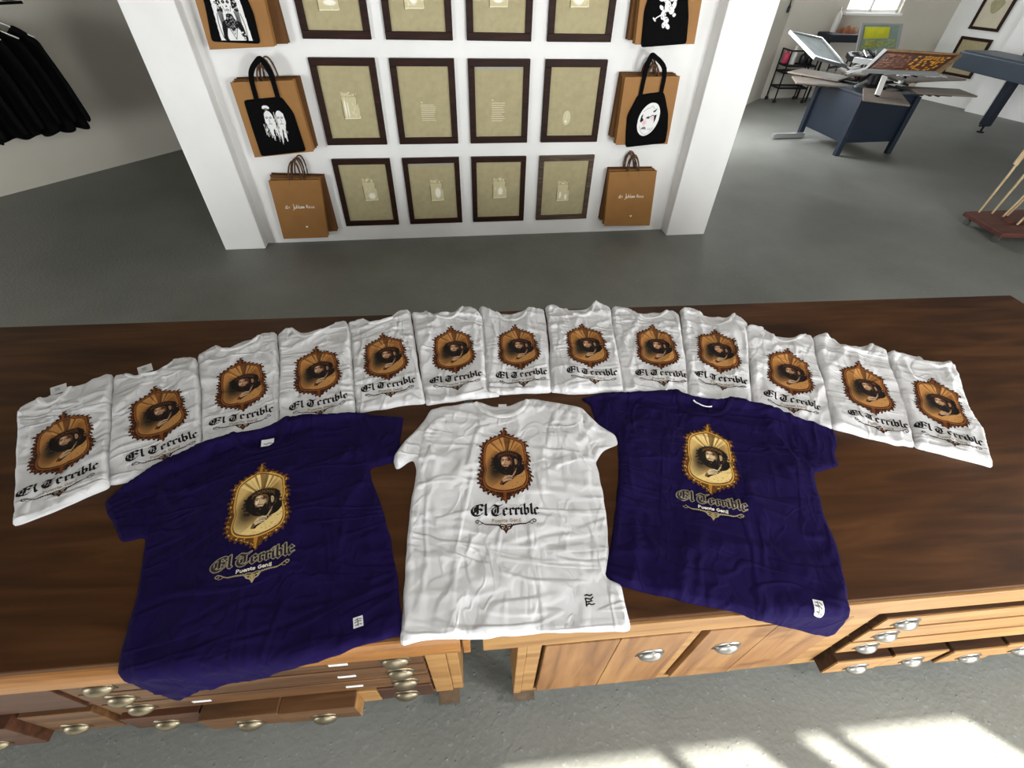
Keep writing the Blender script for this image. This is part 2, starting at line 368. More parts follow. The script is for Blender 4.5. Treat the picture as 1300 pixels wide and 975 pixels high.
# rear wall (behind the camera) with assumed window openings
WINS = [(-5.2, -3.7), (-0.55, 0.95), (1.90, 2.70), (2.79, 3.40), (5.65, 7.15)]  # last opening is invented, added for the light on the right wall
WT = 2.40
mb = MB(); x = -9.2
for a, b in WINS:
    mb.box(x, a, -1.66, -1.60, 0, 3.3); mb.box(a, b, -1.66, -1.60, 0, 0.15); mb.box(a, b, -1.66, -1.60, WT, 3.3); x = b
mb.box(x, 11.3, -1.66, -1.60, 0, 3.3)
struct('wall_rear', mb, M['wall'])
for i, (a, b) in enumerate(WINS):
    f = MB(); mid = (2.41 if i == 2 else 2.93 if i == 3 else (a + b)/2)
    f.box(a, a+.008, -1.65, -1.61, .15, WT); f.box(b-.008, b, -1.65, -1.61, .15, WT); f.box(a, b, -1.65, -1.61, .15, .18); f.box(a, b, -1.65, -1.61, WT-.008, WT)
    f.box(mid-.014, mid+.014, -1.645, -1.615, .15, WT)
    struct('window_%d' % (i+2), f, M['white_plastic'])  # frames of the assumed, unseen rear windows

# assumed pendant lamp over the right end of the room (above the picture)
_lm = bpy.data.materials.new('lit_opal_glass'); _lm.use_nodes = True
_p = _lm.node_tree.nodes['Principled BSDF']; _p.inputs['Emission Color'].default_value = (1, .95, .86, 1); _p.inputs['Emission Strength'].default_value = 4
def unseen_pendant(label, x, y, z, watt):
    pl = thing('unseen_pendant', label, 'lamp', (x, y, z))
    top = 3.299 - z
    MB().lathe([(.04,top),(.04,top-.03),(.010,top-.04),(.010,.14),(.05,.13),(.05,.10)], 14).build('stem', M['dark_metal'], pl)
    prof = [(.05, .10)] + [(.13*math.sin(math.pi*k/12), .13*math.cos(math.pi*k/12)) for k in range(2, 12)]
    MB().lathe(prof, 20).build('opal_globe', _lm, pl, smooth=True)
    d = bpy.data.lights.new('unseen_bulb', 'POINT'); d.energy = watt; d.shadow_soft_size = 0.12; d.color = (1, .97, .92)
    o = bpy.data.objects.new('unseen_bulb', d); COL.objects.link(o); o.location = (x, y, z - .28)
unseen_pendant('assumed unseen lamp, a round white glass pendant hanging over the right of the room', 3.6, 1.0, 2.45, 22)  # unseen lamp, assumed from the leftward shadows of the bags
unseen_pendant('added unseen fill lamp, a round white glass pendant above the viewer', 1.2, -0.25, 2.75, 46)  # fill lamp added to brighten the shirts and the front floor

# ------------------------------------------------------------------ worktops and drawer cabinets
def pull_meshes():
    """cup pull: half dome open below, on a thin flange"""
    mb = MB(); n, m = 14, 6; a, b, c = 0.032, 0.022, 0.016
    pts = []
    for i in range(m+1):
        ph = math.pi/2 * i/m
        for k in range(n+1):
            th = math.pi * k/n
            pts.append((a*math.cos(th)*math.cos(ph*0.0)*math.sin(math.pi/2) if False else a*math.cos(th), -c*math.sin(th)*math.cos(ph), b*math.sin(th)*math.sin(ph)*1.15 + 0.0))
    f = []
    for i in range(m):
        for k in range(n):
            q = i*(n+1)+k; f.append((q, q+1, q+n+2, q+n+1))
    mb.add(pts, f)
    mb.add([(-a-.006,-.001,-.006),(a+.006,-.001,-.006),(a+.003,-.001,.02),(.02,-.001,.036),(-.02,-.001,.036),(-a-.003,-.001,.02),
            (-a-.006,.001,-.006),(a+.006,.001,-.006),(a+.003,.001,.02),(.02,.001,.036),(-.02,.001,.036),(-a-.003,.001,.02)],
           [(0,1,2,3,4,5),(11,10,9,8,7,6),(0,6,7,1),(1,7,8,2),(2,8,9,3),(3,9,10,4),(4,10,11,5),(5,11,6,0)])
    return mb
_pull = {}
def cup_pull(parent, x, y, z, mat):
    if mat.name not in _pull:
        o = pull_meshes().build('cup_pull', mat, parent, smooth=True)
        sd = o.modifiers.new('shell', 'SOLIDIFY'); sd.thickness = 0.0015
        _pull[mat.name] = o
    else:
        o = _pull[mat.name].copy(); COL.objects.link(o); o.parent = parent
    o.location = (x, y, z); return o

TOPZ = 0.62
# right worktop
t = thing('wooden_worktop', 'dark stained plywood worktop with pale pine edging, under the right purple T-shirt', 'worktop', (1.22, 0.95, 0.62))
def off(mb, t): 
    L = Vector(t.location); return mb.xform(lambda p: p - L)
off(MB().box(-0.005, 2.43, 0.352, 1.565, 0.600, TOPZ), t).build('top_panel', M['top'], t, bevel=0.003)
off(MB().box(-0.005, 2.43, 0.345, 0.372, 0.527, 0.606), t).build('edge_band', M['pine'], t, bevel=0.002)
off(MB().box(-0.005, 0.017, 0.373, 1.54, 0.527, 0.599), t).build('edge_band', M['pine'], t, bevel=0.002)
off(MB().box(2.408, 2.43, 0.373, 1.54, 0.527, 0.599), t).build('edge_band', M['pine'], t, bevel=0.002)
off(MB().box(-0.005, 2.43, 1.541, 1.565, 0.527, 0.599), t).build('edge_band', M['pine'], t, bevel=0.002)
# left worktop with a rounded nosing
t = thing('wooden_worktop', 'dark stained plywood worktop with rounded honey nosing, under the left purple T-shirt', 'worktop', (-1.25, 0.95, 0.62))
off(MB().box(-2.47, -0.032, 0.358, 1.565, 0.600, TOPZ), t).build('top_panel', M['top'], t, bevel=0.003)
mb = MB(); prof = []
for k in range(9):
    a = -math.pi/2 + math.pi*k/8
    prof.append((0.362 - 0.020*math.cos(a), 0.556 + 0.046*math.sin(a)))
prof = [(0.40, 0.510)] + prof + [(0.40, 0.599)]
n = len(prof)
mb.add([(-2.47, y, z) for y, z in prof] + [(-0.055, y, z) for y, z in prof], [(i, (i+1) % n, n+(i+1) % n, n+i) for i in range(n)] + [tuple(range(n))[::-1], tuple(range(n, 2*n))])
off(mb, t).build('nosing', M['nosing'], t, smooth=False)
off(MB().box(-0.050, -0.034, 0.348, 1.565, 0.515, 0.599), t).build('end_strip', M['nosing'], t, bevel=0.002)
off(MB().box(-2.47, -0.055, 1.541, 1.565, 0.515, 0.599), t).build('edge_band', M['nosing'], t, bevel=0.002)

def caster(parent, x, y):
    c = MB(); c.box(x-.03, x+.03, y-.03, y+.03, 0.088, 0.099)
    c.box(x-.018, x-.013, y-.02, y+.03, 0.025, 0.09); c.box(x+.013, x+.018, y-.02, y+.03, 0.025, 0.09)
    L = Vector(parent.location)
    o = c.xform(lambda p: p - L).build('caster', M['steel'], parent)
    w = MB(); ring = []
    for s_ in (-.011, .011):
        for k in range(16):
            a = 2*math.pi*k/16; ring.append((x+s_, y+.012+.029*math.cos(a), .0295+.029*math.sin(a)))
    w.add(ring, [(k, (k+1) % 16, 16+(k+1) % 16, 16+k) for k in range(16)] + [tuple(range(16))[::-1], tuple(range(16, 32))])
    w.xform(lambda p: p - L).build('wheel', M['black_plastic'], o)

# --- right cabinet
c = thing('drawer_cabinet', 'pale pine cabinet with two doors and nickel cup pulls, on the right below the worktop', 'cabinet', (1.22, 0.92, 0.0))
def P(mb, name, mat, parent=None, bevel=0.002): return off(mb, c).build(name, mat, parent or c, bevel=bevel)
Y0 = 0.352
P(MB().box(0.10, 2.34, Y0+.022, 1.50, 0.10, 0.525), 'carcass', M['pine_dark'])
P(MB().box(0.076, 0.098, Y0-.002, 1.50, 0.10, 0.525), 'side_panel', M['pine'])
P(MB().box(2.342, 2.364, Y0-.002, 1.50, 0.10, 0.525), 'side_panel', M['pine'])
def stile(x0, x1, z0=0.12, z1=0.526): P(MB().box(x0, x1, Y0, Y0+.021, z0, z1), 'stile', M['pine'])
stile(0.098, 0.134); stile(0.505, 0.528); stile(0.925, 0.995); stile(2.29, 2.342)
P(MB().box(0.098, 2.342, Y0+.001, Y0+.021, 0.10, 0.119), 'bottom_rail', M['pine'])
P(MB().box(0.098, 2.342, Y0+.001, Y0+.021, 0.512, 0.526), 'top_rail', M['pine'])
def door(x0, x1, split, hx):
    d = P(MB().box(x0, split-.0008, Y0-.006, Y0+.016, 0.121, 0.511), 'door', M['pine_door'])
    P(MB().box(split+.0008, x1, Y0-.006, Y0+.016, 0.121, 0.511), 'door_board', M['pine_door'], d).matrix_parent_inverse = Matrix.Identity(4)
    if hx: 
        o = cup_pull(d, hx-c.location.x, Y0-.0065-c.location.y, 0.375, M['steel'])
    return d
door(0.142, 0.500, 0.322, 0.425); door(0.545, 0.735, 0.72, 0.632)
P(MB().box(0.737, 0.922, Y0-.003, Y0+.018, 0.121, 0.511), 'fixed_panel', M['pine_door'])
for k, (z0, z1) in enumerate(((0.436, 0.507), (0.340, 0.424), (0.246, 0.328))):
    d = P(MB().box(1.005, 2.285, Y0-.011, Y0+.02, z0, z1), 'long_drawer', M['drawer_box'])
    P(MB().box(1.0055, 2.2845, Y0-.0145, Y0-.0112, z0+.0005, z1-.001), 'drawer_front', M['pine'], d, 0)
    for hx in (1.080, 2.20): cup_pull(d, hx-c.location.x, Y0-.0145-c.location.y, (z0+z1)/2-.012, M['steel'])
    P(MB().box(0.996, 2.288, Y0+.004, Y0+.0215, z0-.0115, z0-.001), 'divider_rail', M['pine_dark'])
rng = random.Random(4)
x = 1.012
while x < 2.2:
    pr_ = 0.030 + 0.022*rng.random()
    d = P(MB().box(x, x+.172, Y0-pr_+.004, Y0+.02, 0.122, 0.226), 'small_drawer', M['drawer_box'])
    P(MB().box(x+.0005, x+.1715, Y0-pr_, Y0-pr_+.0038, 0.1225, 0.2255), 'drawer_front', M['pine'], d, 0)
    cup_pull(d, x+.095-c.location.x, Y0-pr_-.0005-c.location.y, 0.15, M['steel'])
    x += .184
for cx, cy in ((0.108, 0.362), (2.32, 0.362), (0.12, 1.45), (2.32, 1.45), (1.72, 0.362)): caster(c, cx, cy)

# --- left cabinet
c = thing('drawer_cabinet', 'aged brown cabinet with long drawers and tarnished cup pulls, on the left below the worktop', 'cabinet', (-1.25, 0.92, 0.0))
Y0 = 0.374
P(MB().box(-2.40, -0.10, Y0+.022, 1.50, 0.10, 0.509), 'carcass', M['pine_dark'])
P(MB().box(-0.099, -0.070, Y0+.004, 1.50, 0.10, 0.509), 'side_panel', M['pine'])
P(MB().box(-0.150, -0.100, Y0, Y0+.021, 0.10, 0.509), 'stile', M['pine'])
P(MB().box(-0.985, -0.962, Y0, Y0+.021, 0.12, 0.509), 'stile', M['pine_dark'])
P(MB().box(-2.40, -0.151, Y0+.002, Y0+.021, 0.10, 0.119), 'bottom_rail', M['pine_dark'])
for z0, z1 in ((0.412, 0.500), (0.318, 0.402), (0.232, 0.308)):
    d = P(MB().box(-0.958, -0.154, Y0-.008, Y0+.02, z0, z1), 'long_drawer', M['pine_dark'])
    for hx in (-0.885, -0.218): cup_pull(d, hx-c.location.x, Y0-.0085-c.location.y, (z0+z1)/2-.012, M['steel_aged'])
    for hx in (-0.350, -0.735):
        P(MB().box(hx-.022, hx+.022, Y0-.0095, Y0-.0081, (z0+z1)/2-.006, (z0+z1)/2+.006), 'drawer_label', M['label_white'], d, 0)
    P(MB().box(-0.960, -0.151, Y0+.003, Y0+.0215, z0-.009, z0-.001), 'divider_rail', M['pine_dark'])
for x0, x1, pr_, mt, hx in ((-0.300, -0.154, 0.010, 'oak_red', -0.228), (-0.352, -0.302, 0.012, 'pine', None), (-0.552, -0.355, 0.045, 'pine_dark', -0.447), (-0.754, -0.556, 0.042, 'pine_dark', -0.645), (-0.955, -0.760, 0.022, 'oak_red', -0.865)):
    d = P(MB().box(x0, x1, Y0-pr_, Y0+.02, 0.122, 0.222), 'small_drawer', M[mt])
    if pr_ > .04: P(MB().box(x1+.0003, x1+.0022, Y0-pr_, Y0-.001, 0.123, 0.221), 'drawer_side', M['pine'], d, 0)
    if hx: cup_pull(d, hx-c.location.x, Y0-pr_-.0005-c.location.y, 0.148, M['steel_aged'])
P(MB().box(-2.34, -0.990, Y0-.006, Y0+.016, 0.305, 0.500), 'flap_door', M['oak_red'])
P(MB().box(-2.34, -0.990, Y0+.002, Y0+.021, 0.290, 0.303), 'divider_rail', M['pine_dark'])
x = -0.992
for i in range(7):
    pr_ = (0.012, 0.032, 0.02)[i % 3]
    d = P(MB().box(x-.172, x, Y0-pr_, Y0+.02, 0.122, 0.286), 'small_drawer', M['pine_dark'] if i % 2 == 0 else M['oak_red'])
    cup_pull(d, x-.105-c.location.x, Y0-pr_-.0005-c.location.y, 0.155, M['steel_aged'])
    x -= .186
for cx, cy in ((-0.112, 0.372), (-2.36, 0.372), (-0.125, 1.45), (-2.36, 1.45)): caster(c, cx, cy)

# ---- outlines of the T-shirts on the worktop: position, turn, outline and neckline in metres
SHIRTS = {
 1: {'pos': [-1.1136, 0.8198], 'ang': 0.4919, 'outline': [[-0.0974, -0.0909], [-0.1027, 0.0557], [-0.1125, 0.1792], [-0.1131, 0.2683], [-0.1208, 0.3512], [-0.1192, 0.3913], [-0.0828, 0.4063], [-0.0597, 0.4083], [-0.0561, 0.4119], [-0.041, 0.4123], [-0.017, 0.4072], [0.0093, 0.418], [0.0613, 0.4218], [0.118, 0.4423], [0.127, 0.4237], [0.1204, 0.3335], [0.1165, 0.2205], [0.1081, 0.0713], [0.1032, -0.0835], [0.0482, -0.0845], [-0.0102, -0.0929], [-0.0665, -0.0913]], 'neck': [[-0.0586, 0.4057], [-0.043, 0.3671], [-0.0204, 0.3605], [-0.0021, 0.385], [0.0108, 0.416]], 'label': [-0.02, 0.436]},
 2: {'pos': [-0.8965, 0.9212], 'ang': 0.4995, 'outline': [[-0.1374, -0.0614], [-0.1313, 0.0814], [-0.116, 0.3235], [-0.1083, 0.4284], [-0.0696, 0.4211], [-0.0637, 0.4156], [-0.046, 0.3976], [-0.0173, 0.388], [0.0257, 0.3915], [0.0576, 0.4054], [0.0646, 0.4304], [0.133, 0.3967], [0.1325, 0.342], [0.1247, 0.2432], [0.1122, 0.1323], [0.0958, 0.0006], [0.0859, -0.0801], [0.036, -0.0845], [-0.0242, -0.0839], [-0.0852, -0.0758]], 'neck': [[-0.0645, 0.4153], [-0.0466, 0.3869], [-0.0142, 0.3732], [0.0332, 0.3797], [0.0568, 0.4059]], 'label': [-0.0182, 0.4175]},
 3: {'pos': [-0.7116, 1.0261], 'ang': 0.3305, 'outline': [[-0.1117, -0.083], [-0.1185, 0.0952], [-0.1271, 0.2377], [-0.1389, 0.3712], [-0.1388, 0.3929], [-0.0732, 0.4117], [-0.0645, 0.3991], [-0.0377, 0.3768], [0.0109, 0.41], [0.0644, 0.4116], [0.0694, 0.4295], [0.1235, 0.4154], [0.1214, 0.3376], [0.1208, 0.2495], [0.1106, 0.1193], [0.1012, 0.0027], [0.0942, -0.0848], [0.0285, -0.0829], [-0.05, -0.0848]], 'neck': [[-0.0692, 0.4071], [-0.0495, 0.3647], [-0.0103, 0.3559], [0.0301, 0.3714], [0.0683, 0.406]]},
 4: {'pos': [-0.4924, 1.0745], 'ang': 0.2488, 'outline': [[-0.1224, -0.06], [-0.1233, 0.1009], [-0.122, 0.2817], [-0.1306, 0.3795], [-0.1318, 0.412], [-0.1014, 0.4391], [-0.0692, 0.4326], [-0.0614, 0.4153], [-0.0254, 0.4038], [0.0156, 0.4095], [0.0656, 0.4165], [0.0713, 0.4379], [0.118, 0.4388], [0.1282, 0.3404], [0.1217, 0.271], [0.1143, 0.1419], [0.109, 0.0254], [0.102, -0.0742], [0.0433, -0.0777], [-0.0561, -0.0697]], 'neck': [[-0.0693, 0.4289], [-0.0499, 0.386], [-0.0225, 0.3664], [0.0262, 0.3764], [0.0677, 0.4158]]},
 5: {'pos': [-0.2789, 1.1349], 'ang': 0.1929, 'outline': [[-0.1125, -0.0877], [-0.1131, -0.0038], [-0.1134, 0.1727], [-0.1158, 0.3221], [-0.1221, 0.4091], [-0.0648, 0.4257], [-0.0553, 0.4037], [-0.0153, 0.3897], [0.0345, 0.4108], [0.0613, 0.4136], [0.0677, 0.4322], [0.1211, 0.4269], [0.1184, 0.3363], [0.1137, 0.2345], [0.1055, 0.0841], [0.1064, -0.0058], [0.1053, -0.1019], [0.0234, -0.0917], [-0.0265, -0.0939]], 'neck': [[-0.0578, 0.4122], [-0.0338, 0.3713], [-0.0001, 0.3627], [0.0403, 0.3794], [0.0652, 0.4166]]},
 6: {'pos': [-0.0572, 1.1586], 'ang': 0.0752, 'outline': [[-0.1053, -0.1063], [-0.1165, 0.0195], [-0.1276, 0.174], [-0.1391, 0.3141], [-0.1485, 0.4161], [-0.1209, 0.4069], [-0.0845, 0.4221], [-0.0763, 0.4011], [-0.036, 0.3958], [0.0093, 0.3978], [0.0474, 0.417], [0.053, 0.4285], [0.0979, 0.4145], [0.1189, 0.3955], [0.1324, 0.3539], [0.1233, 0.2427], [0.113, 0.1086], [0.1019, -0.0112], [0.0965, -0.0747], [0.1367, -0.0928], [0.1358, -0.0991], [0.0481, -0.0972], [-0.0261, -0.1022]], 'neck': [[-0.0838, 0.418], [-0.064, 0.372], [-0.0209, 0.3471], [0.0252, 0.368], [0.0515, 0.4222]]},
 7: {'pos': [0.1681, 1.1606], 'ang': -0.0032, 'outline': [[-0.123, -0.0822], [-0.1249, 0.0507], [-0.1235, 0.1992], [-0.126, 0.3333], [-0.1367, 0.4178], [-0.1213, 0.4284], [-0.1004, 0.416], [-0.0554, 0.3801], [-0.0045, 0.3774], [0.0493, 0.4007], [0.0682, 0.4149], [0.0862, 0.4193], [0.1312, 0.3965], [0.1289, 0.3197], [0.1178, 0.1856], [0.1025, 0.037], [0.0899, -0.0831], [-0.02, -0.0812]], 'neck': [[-0.0575, 0.3802], [-0.0328, 0.3425], [0.0001, 0.3337], [0.0365, 0.3606], [0.0657, 0.4112]]},
 8: {'pos': [0.4128, 1.1506], 'ang': -0.0659, 'outline': [[-0.1509, -0.0828], [-0.1429, 0.0441], [-0.1315, 0.2006], [-0.13, 0.3423], [-0.134, 0.4038], [-0.1271, 0.4237], [-0.0942, 0.4361], [-0.0814, 0.4266], [-0.0699, 0.4061], [-0.0433, 0.4009], [-0.0069, 0.4036], [0.0392, 0.4097], [0.061, 0.434], [0.0754, 0.4528], [0.0908, 0.4481], [0.1286, 0.4267], [0.1417, 0.4109], [0.1285, 0.3077], [0.1173, 0.1691], [0.1088, 0.0449], [0.0978, -0.0669], [0.0966, -0.0838], [0.0315, -0.0801], [-0.0439, -0.0916], [-0.0985, -0.0895]], 'neck': [[-0.0436, 0.3985], [-0.025, 0.3661], [0.0081, 0.3475], [0.0425, 0.3707], [0.0728, 0.4446]]},
 9: {'pos': [0.6542, 1.1294], 'ang': -0.1856, 'outline': [[-0.1375, -0.0988], [-0.1432, 0.0263], [-0.1461, 0.1453], [-0.1492, 0.2777], [-0.1474, 0.4068], [-0.1067, 0.4122], [-0.068, 0.4096], [-0.0535, 0.381], [-0.0103, 0.3866], [0.0303, 0.4033], [0.0467, 0.3979], [0.0751, 0.4169], [0.1133, 0.4142], [0.1278, 0.386], [0.1165, 0.2772], [0.1073, 0.1772], [0.1026, 0.0854], [0.0763, -0.0933], [-0.0203, -0.0948], [-0.097, -0.0955]], 'neck': [[-0.0553, 0.3845], [-0.0347, 0.3573], [-0.0018, 0.3505], [0.0382, 0.3668], [0.0745, 0.413]]},
 10: {'pos': [0.8562, 1.0966], 'ang': -0.3165, 'outline': [[-0.1143, -0.1093], [-0.1109, 0.0266], [-0.116, 0.1365], [-0.1186, 0.2812], [-0.1238, 0.4052], [-0.0884, 0.4318], [-0.0566, 0.4274], [-0.0401, 0.4023], [-0.0002, 0.3964], [0.0679, 0.4105], [0.0889, 0.4393], [0.1218, 0.4166], [0.1441, 0.3862], [0.1336, 0.3403], [0.1226, 0.2339], [0.1095, 0.0963], [0.0887, -0.1142], [-0.017, -0.1199]], 'neck': [[-0.0401, 0.4023], [-0.0167, 0.3554], [0.0164, 0.3325], [0.0541, 0.3623], [0.0886, 0.4367]]},
 11: {'pos': [1.0504, 0.9751], 'ang': -0.4388, 'outline': [[-0.1249, -0.0761], [-0.1248, 0.1016], [-0.1333, 0.202], [-0.1404, 0.3124], [-0.1494, 0.3902], [-0.1137, 0.4172], [-0.0787, 0.4102], [-0.0666, 0.382], [-0.0325, 0.3778], [0.032, 0.3907], [0.0659, 0.4187], [0.0726, 0.423], [0.1038, 0.4194], [0.1061, 0.3716], [0.1066, 0.2613], [0.1149, 0.1631], [0.118, 0.0127], [0.1153, -0.0796], [0.0045, -0.0758]], 'neck': [[-0.0687, 0.3853], [-0.0379, 0.3533], [-0.0048, 0.3445], [0.0347, 0.3704], [0.067, 0.4176]]},
 12: {'pos': [1.2817, 0.8726], 'ang': -0.3783, 'outline': [[-0.145, -0.073], [-0.1302, 0.0692], [-0.1244, 0.1932], [-0.1269, 0.305], [-0.119, 0.4272], [-0.0795, 0.4533], [-0.0566, 0.4264], [-0.0307, 0.418], [-0.0033, 0.4186], [0.0473, 0.4228], [0.079, 0.4432], [0.0883, 0.4446], [0.1342, 0.4145], [0.1251, 0.3109], [0.1203, 0.2165], [0.1107, 0.084], [0.0861, -0.0811], [0.0567, -0.0783], [0.0323, -0.0898], [0.0093, -0.0827], [-0.0445, -0.082]], 'neck': [[-0.0485, 0.4205], [-0.0241, 0.3828], [0.0164, 0.3638], [0.0459, 0.3775], [0.0794, 0.4391]]},
 13: {'pos': [1.461, 0.7962], 'ang': -0.5246, 'outline': [[-0.095, -0.0898], [-0.0924, 0.0086], [-0.0993, 0.0719], [-0.1097, 0.1975], [-0.1135, 0.2915], [-0.1224, 0.3999], [-0.0678, 0.4227], [-0.0191, 0.4201], [0.0213, 0.4252], [0.0576, 0.4346], [0.0776, 0.4376], [0.1021, 0.4197], [0.0996, 0.3403], [0.0992, 0.1973], [0.1076, 0.1462], [0.1165, 0.0851], [0.1072, -0.0049], [0.1037, -0.0775], [0.0812, -0.0757], [0.0117, -0.0814], [-0.0595, -0.0872]], 'neck': [[-0.0109, 0.4153], [0.0009, 0.3778], [0.0298, 0.3711], [0.0596, 0.396], [0.0768, 0.4354]]},
 'PL': {'pos': [-0.5382, 0.5582], 'ang': 0.2217, 'outline': [[-0.3853, 0.2833], [-0.3118, 0.1429], [-0.2578, 0.1422], [-0.2545, 0.1164], [-0.2444, -0.0225], [-0.247, -0.1047], [-0.245, -0.168], [-0.2425, -0.2345], [-0.2338, -0.3209], [-0.2242, -0.3397], [-0.1881, -0.3117], [-0.1335, -0.289], [-0.0806, -0.2888], [-0.0219, -0.3029], [0.0484, -0.2847], [0.0963, -0.2775], [0.2109, -0.2637], [0.3114, -0.2706], [0.3137, -0.2405], [0.3173, -0.1365], [0.3125, -0.023], [0.2995, 0.0785], [0.2862, 0.1578], [0.2852, 0.1946], [0.3621, 0.1949], [0.4049, 0.3626], [0.2662, 0.4155], [0.1125, 0.4528], [0.0557, 0.4598], [0.0192, 0.4429], [-0.0168, 0.4333], [-0.0525, 0.4307], [-0.0796, 0.4362], [-0.1565, 0.4231], [-0.2736, 0.3794], [-0.3418, 0.3327]], 'neck': [[-0.0793, 0.4335], [-0.0571, 0.3805], [-0.0117, 0.3518], [0.0312, 0.373], [0.0558, 0.457]], 'label': [0.01, 0.3704], 'tag': [0.2236, -0.219], 'seams': [[[-0.2542, 0.1384], [-0.2641, 0.38]], [[0.2866, 0.1804], [0.2323, 0.4227]]]},
 'PR': {'pos': [0.6271, 0.6276], 'ang': -0.3512, 'outline': [[-0.4024, 0.2932], [-0.363, 0.272], [-0.3392, 0.1922], [-0.273, 0.1706], [-0.2634, 0.1396], [-0.2528, 0.043], [-0.2475, -0.0939], [-0.2502, -0.2065], [-0.26, -0.2807], [-0.2156, -0.2919], [-0.1336, -0.2921], [-0.0416, -0.2889], [0.0439, -0.282], [0.1917, -0.3058], [0.362, -0.3359], [0.3645, -0.2947], [0.3133, -0.2098], [0.2937, -0.1932], [0.3014, -0.1385], [0.3028, -0.0367], [0.2931, 0.0415], [0.29, 0.1298], [0.2917, 0.1834], [0.3738, 0.2341], [0.3673, 0.2719], [0.3858, 0.3209], [0.3921, 0.3742], [0.3161, 0.3881], [0.2369, 0.4084], [0.1547, 0.4295], [0.0767, 0.4334], [0.0226, 0.4108], [-0.0306, 0.4087], [-0.0797, 0.4216], [-0.1115, 0.4234], [-0.1567, 0.406], [-0.2464, 0.3727], [-0.3352, 0.3398]], 'neck': [[-0.0887, 0.419], [-0.0667, 0.3519], [-0.0065, 0.3402], [0.0462, 0.3656], [0.073, 0.4309]], 'label': [-0.0139, 0.3764], 'tag': [0.2215, -0.2207], 'seams': [[[-0.2613, 0.1347], [-0.2419, 0.374]], [[0.2934, 0.1769], [0.2329, 0.4098]]]},
 'W': {'pos': [0.0688, 0.6399], 'ang': -0.0562, 'outline': [[-0.3238, 0.1828], [-0.3059, 0.1411], [-0.2617, 0.1759], [-0.2476, 0.1354], [-0.2494, 0.055], [-0.2487, -0.0642], [-0.2374, -0.1997], [-0.2311, -0.3113], [-0.1621, -0.2997], [-0.0455, -0.3014], [0.0732, -0.294], [0.1966, -0.2963], [0.2696, -0.2985], [0.2654, -0.2429], [0.2659, -0.192], [0.2331, -0.1795], [0.2538, -0.1117], [0.2668, 0.003], [0.2683, 0.1172], [0.2633, 0.1575], [0.2951, 0.2002], [0.3477, 0.2233], [0.3416, 0.26], [0.2963, 0.3031], [0.2551, 0.3771], [0.1857, 0.3976], [0.0971, 0.42], [0.0696, 0.414], [0.0236, 0.387], [-0.0298, 0.3839], [-0.0744, 0.4092], [-0.0922, 0.4056], [-0.2314, 0.3741], [-0.2477, 0.3216], [-0.2894, 0.2506]], 'neck': [[-0.0814, 0.403], [-0.0474, 0.3636], [0.0005, 0.3475], [0.0494, 0.3672], [0.0741, 0.4139]], 'label': [-0.0004, 0.3873], 'tag': [0.1842, -0.2315], 'seams': [[[-0.2487, 0.1449], [-0.2372, 0.3622]], [[0.2646, 0.1506], [0.2447, 0.3796]]]},
}
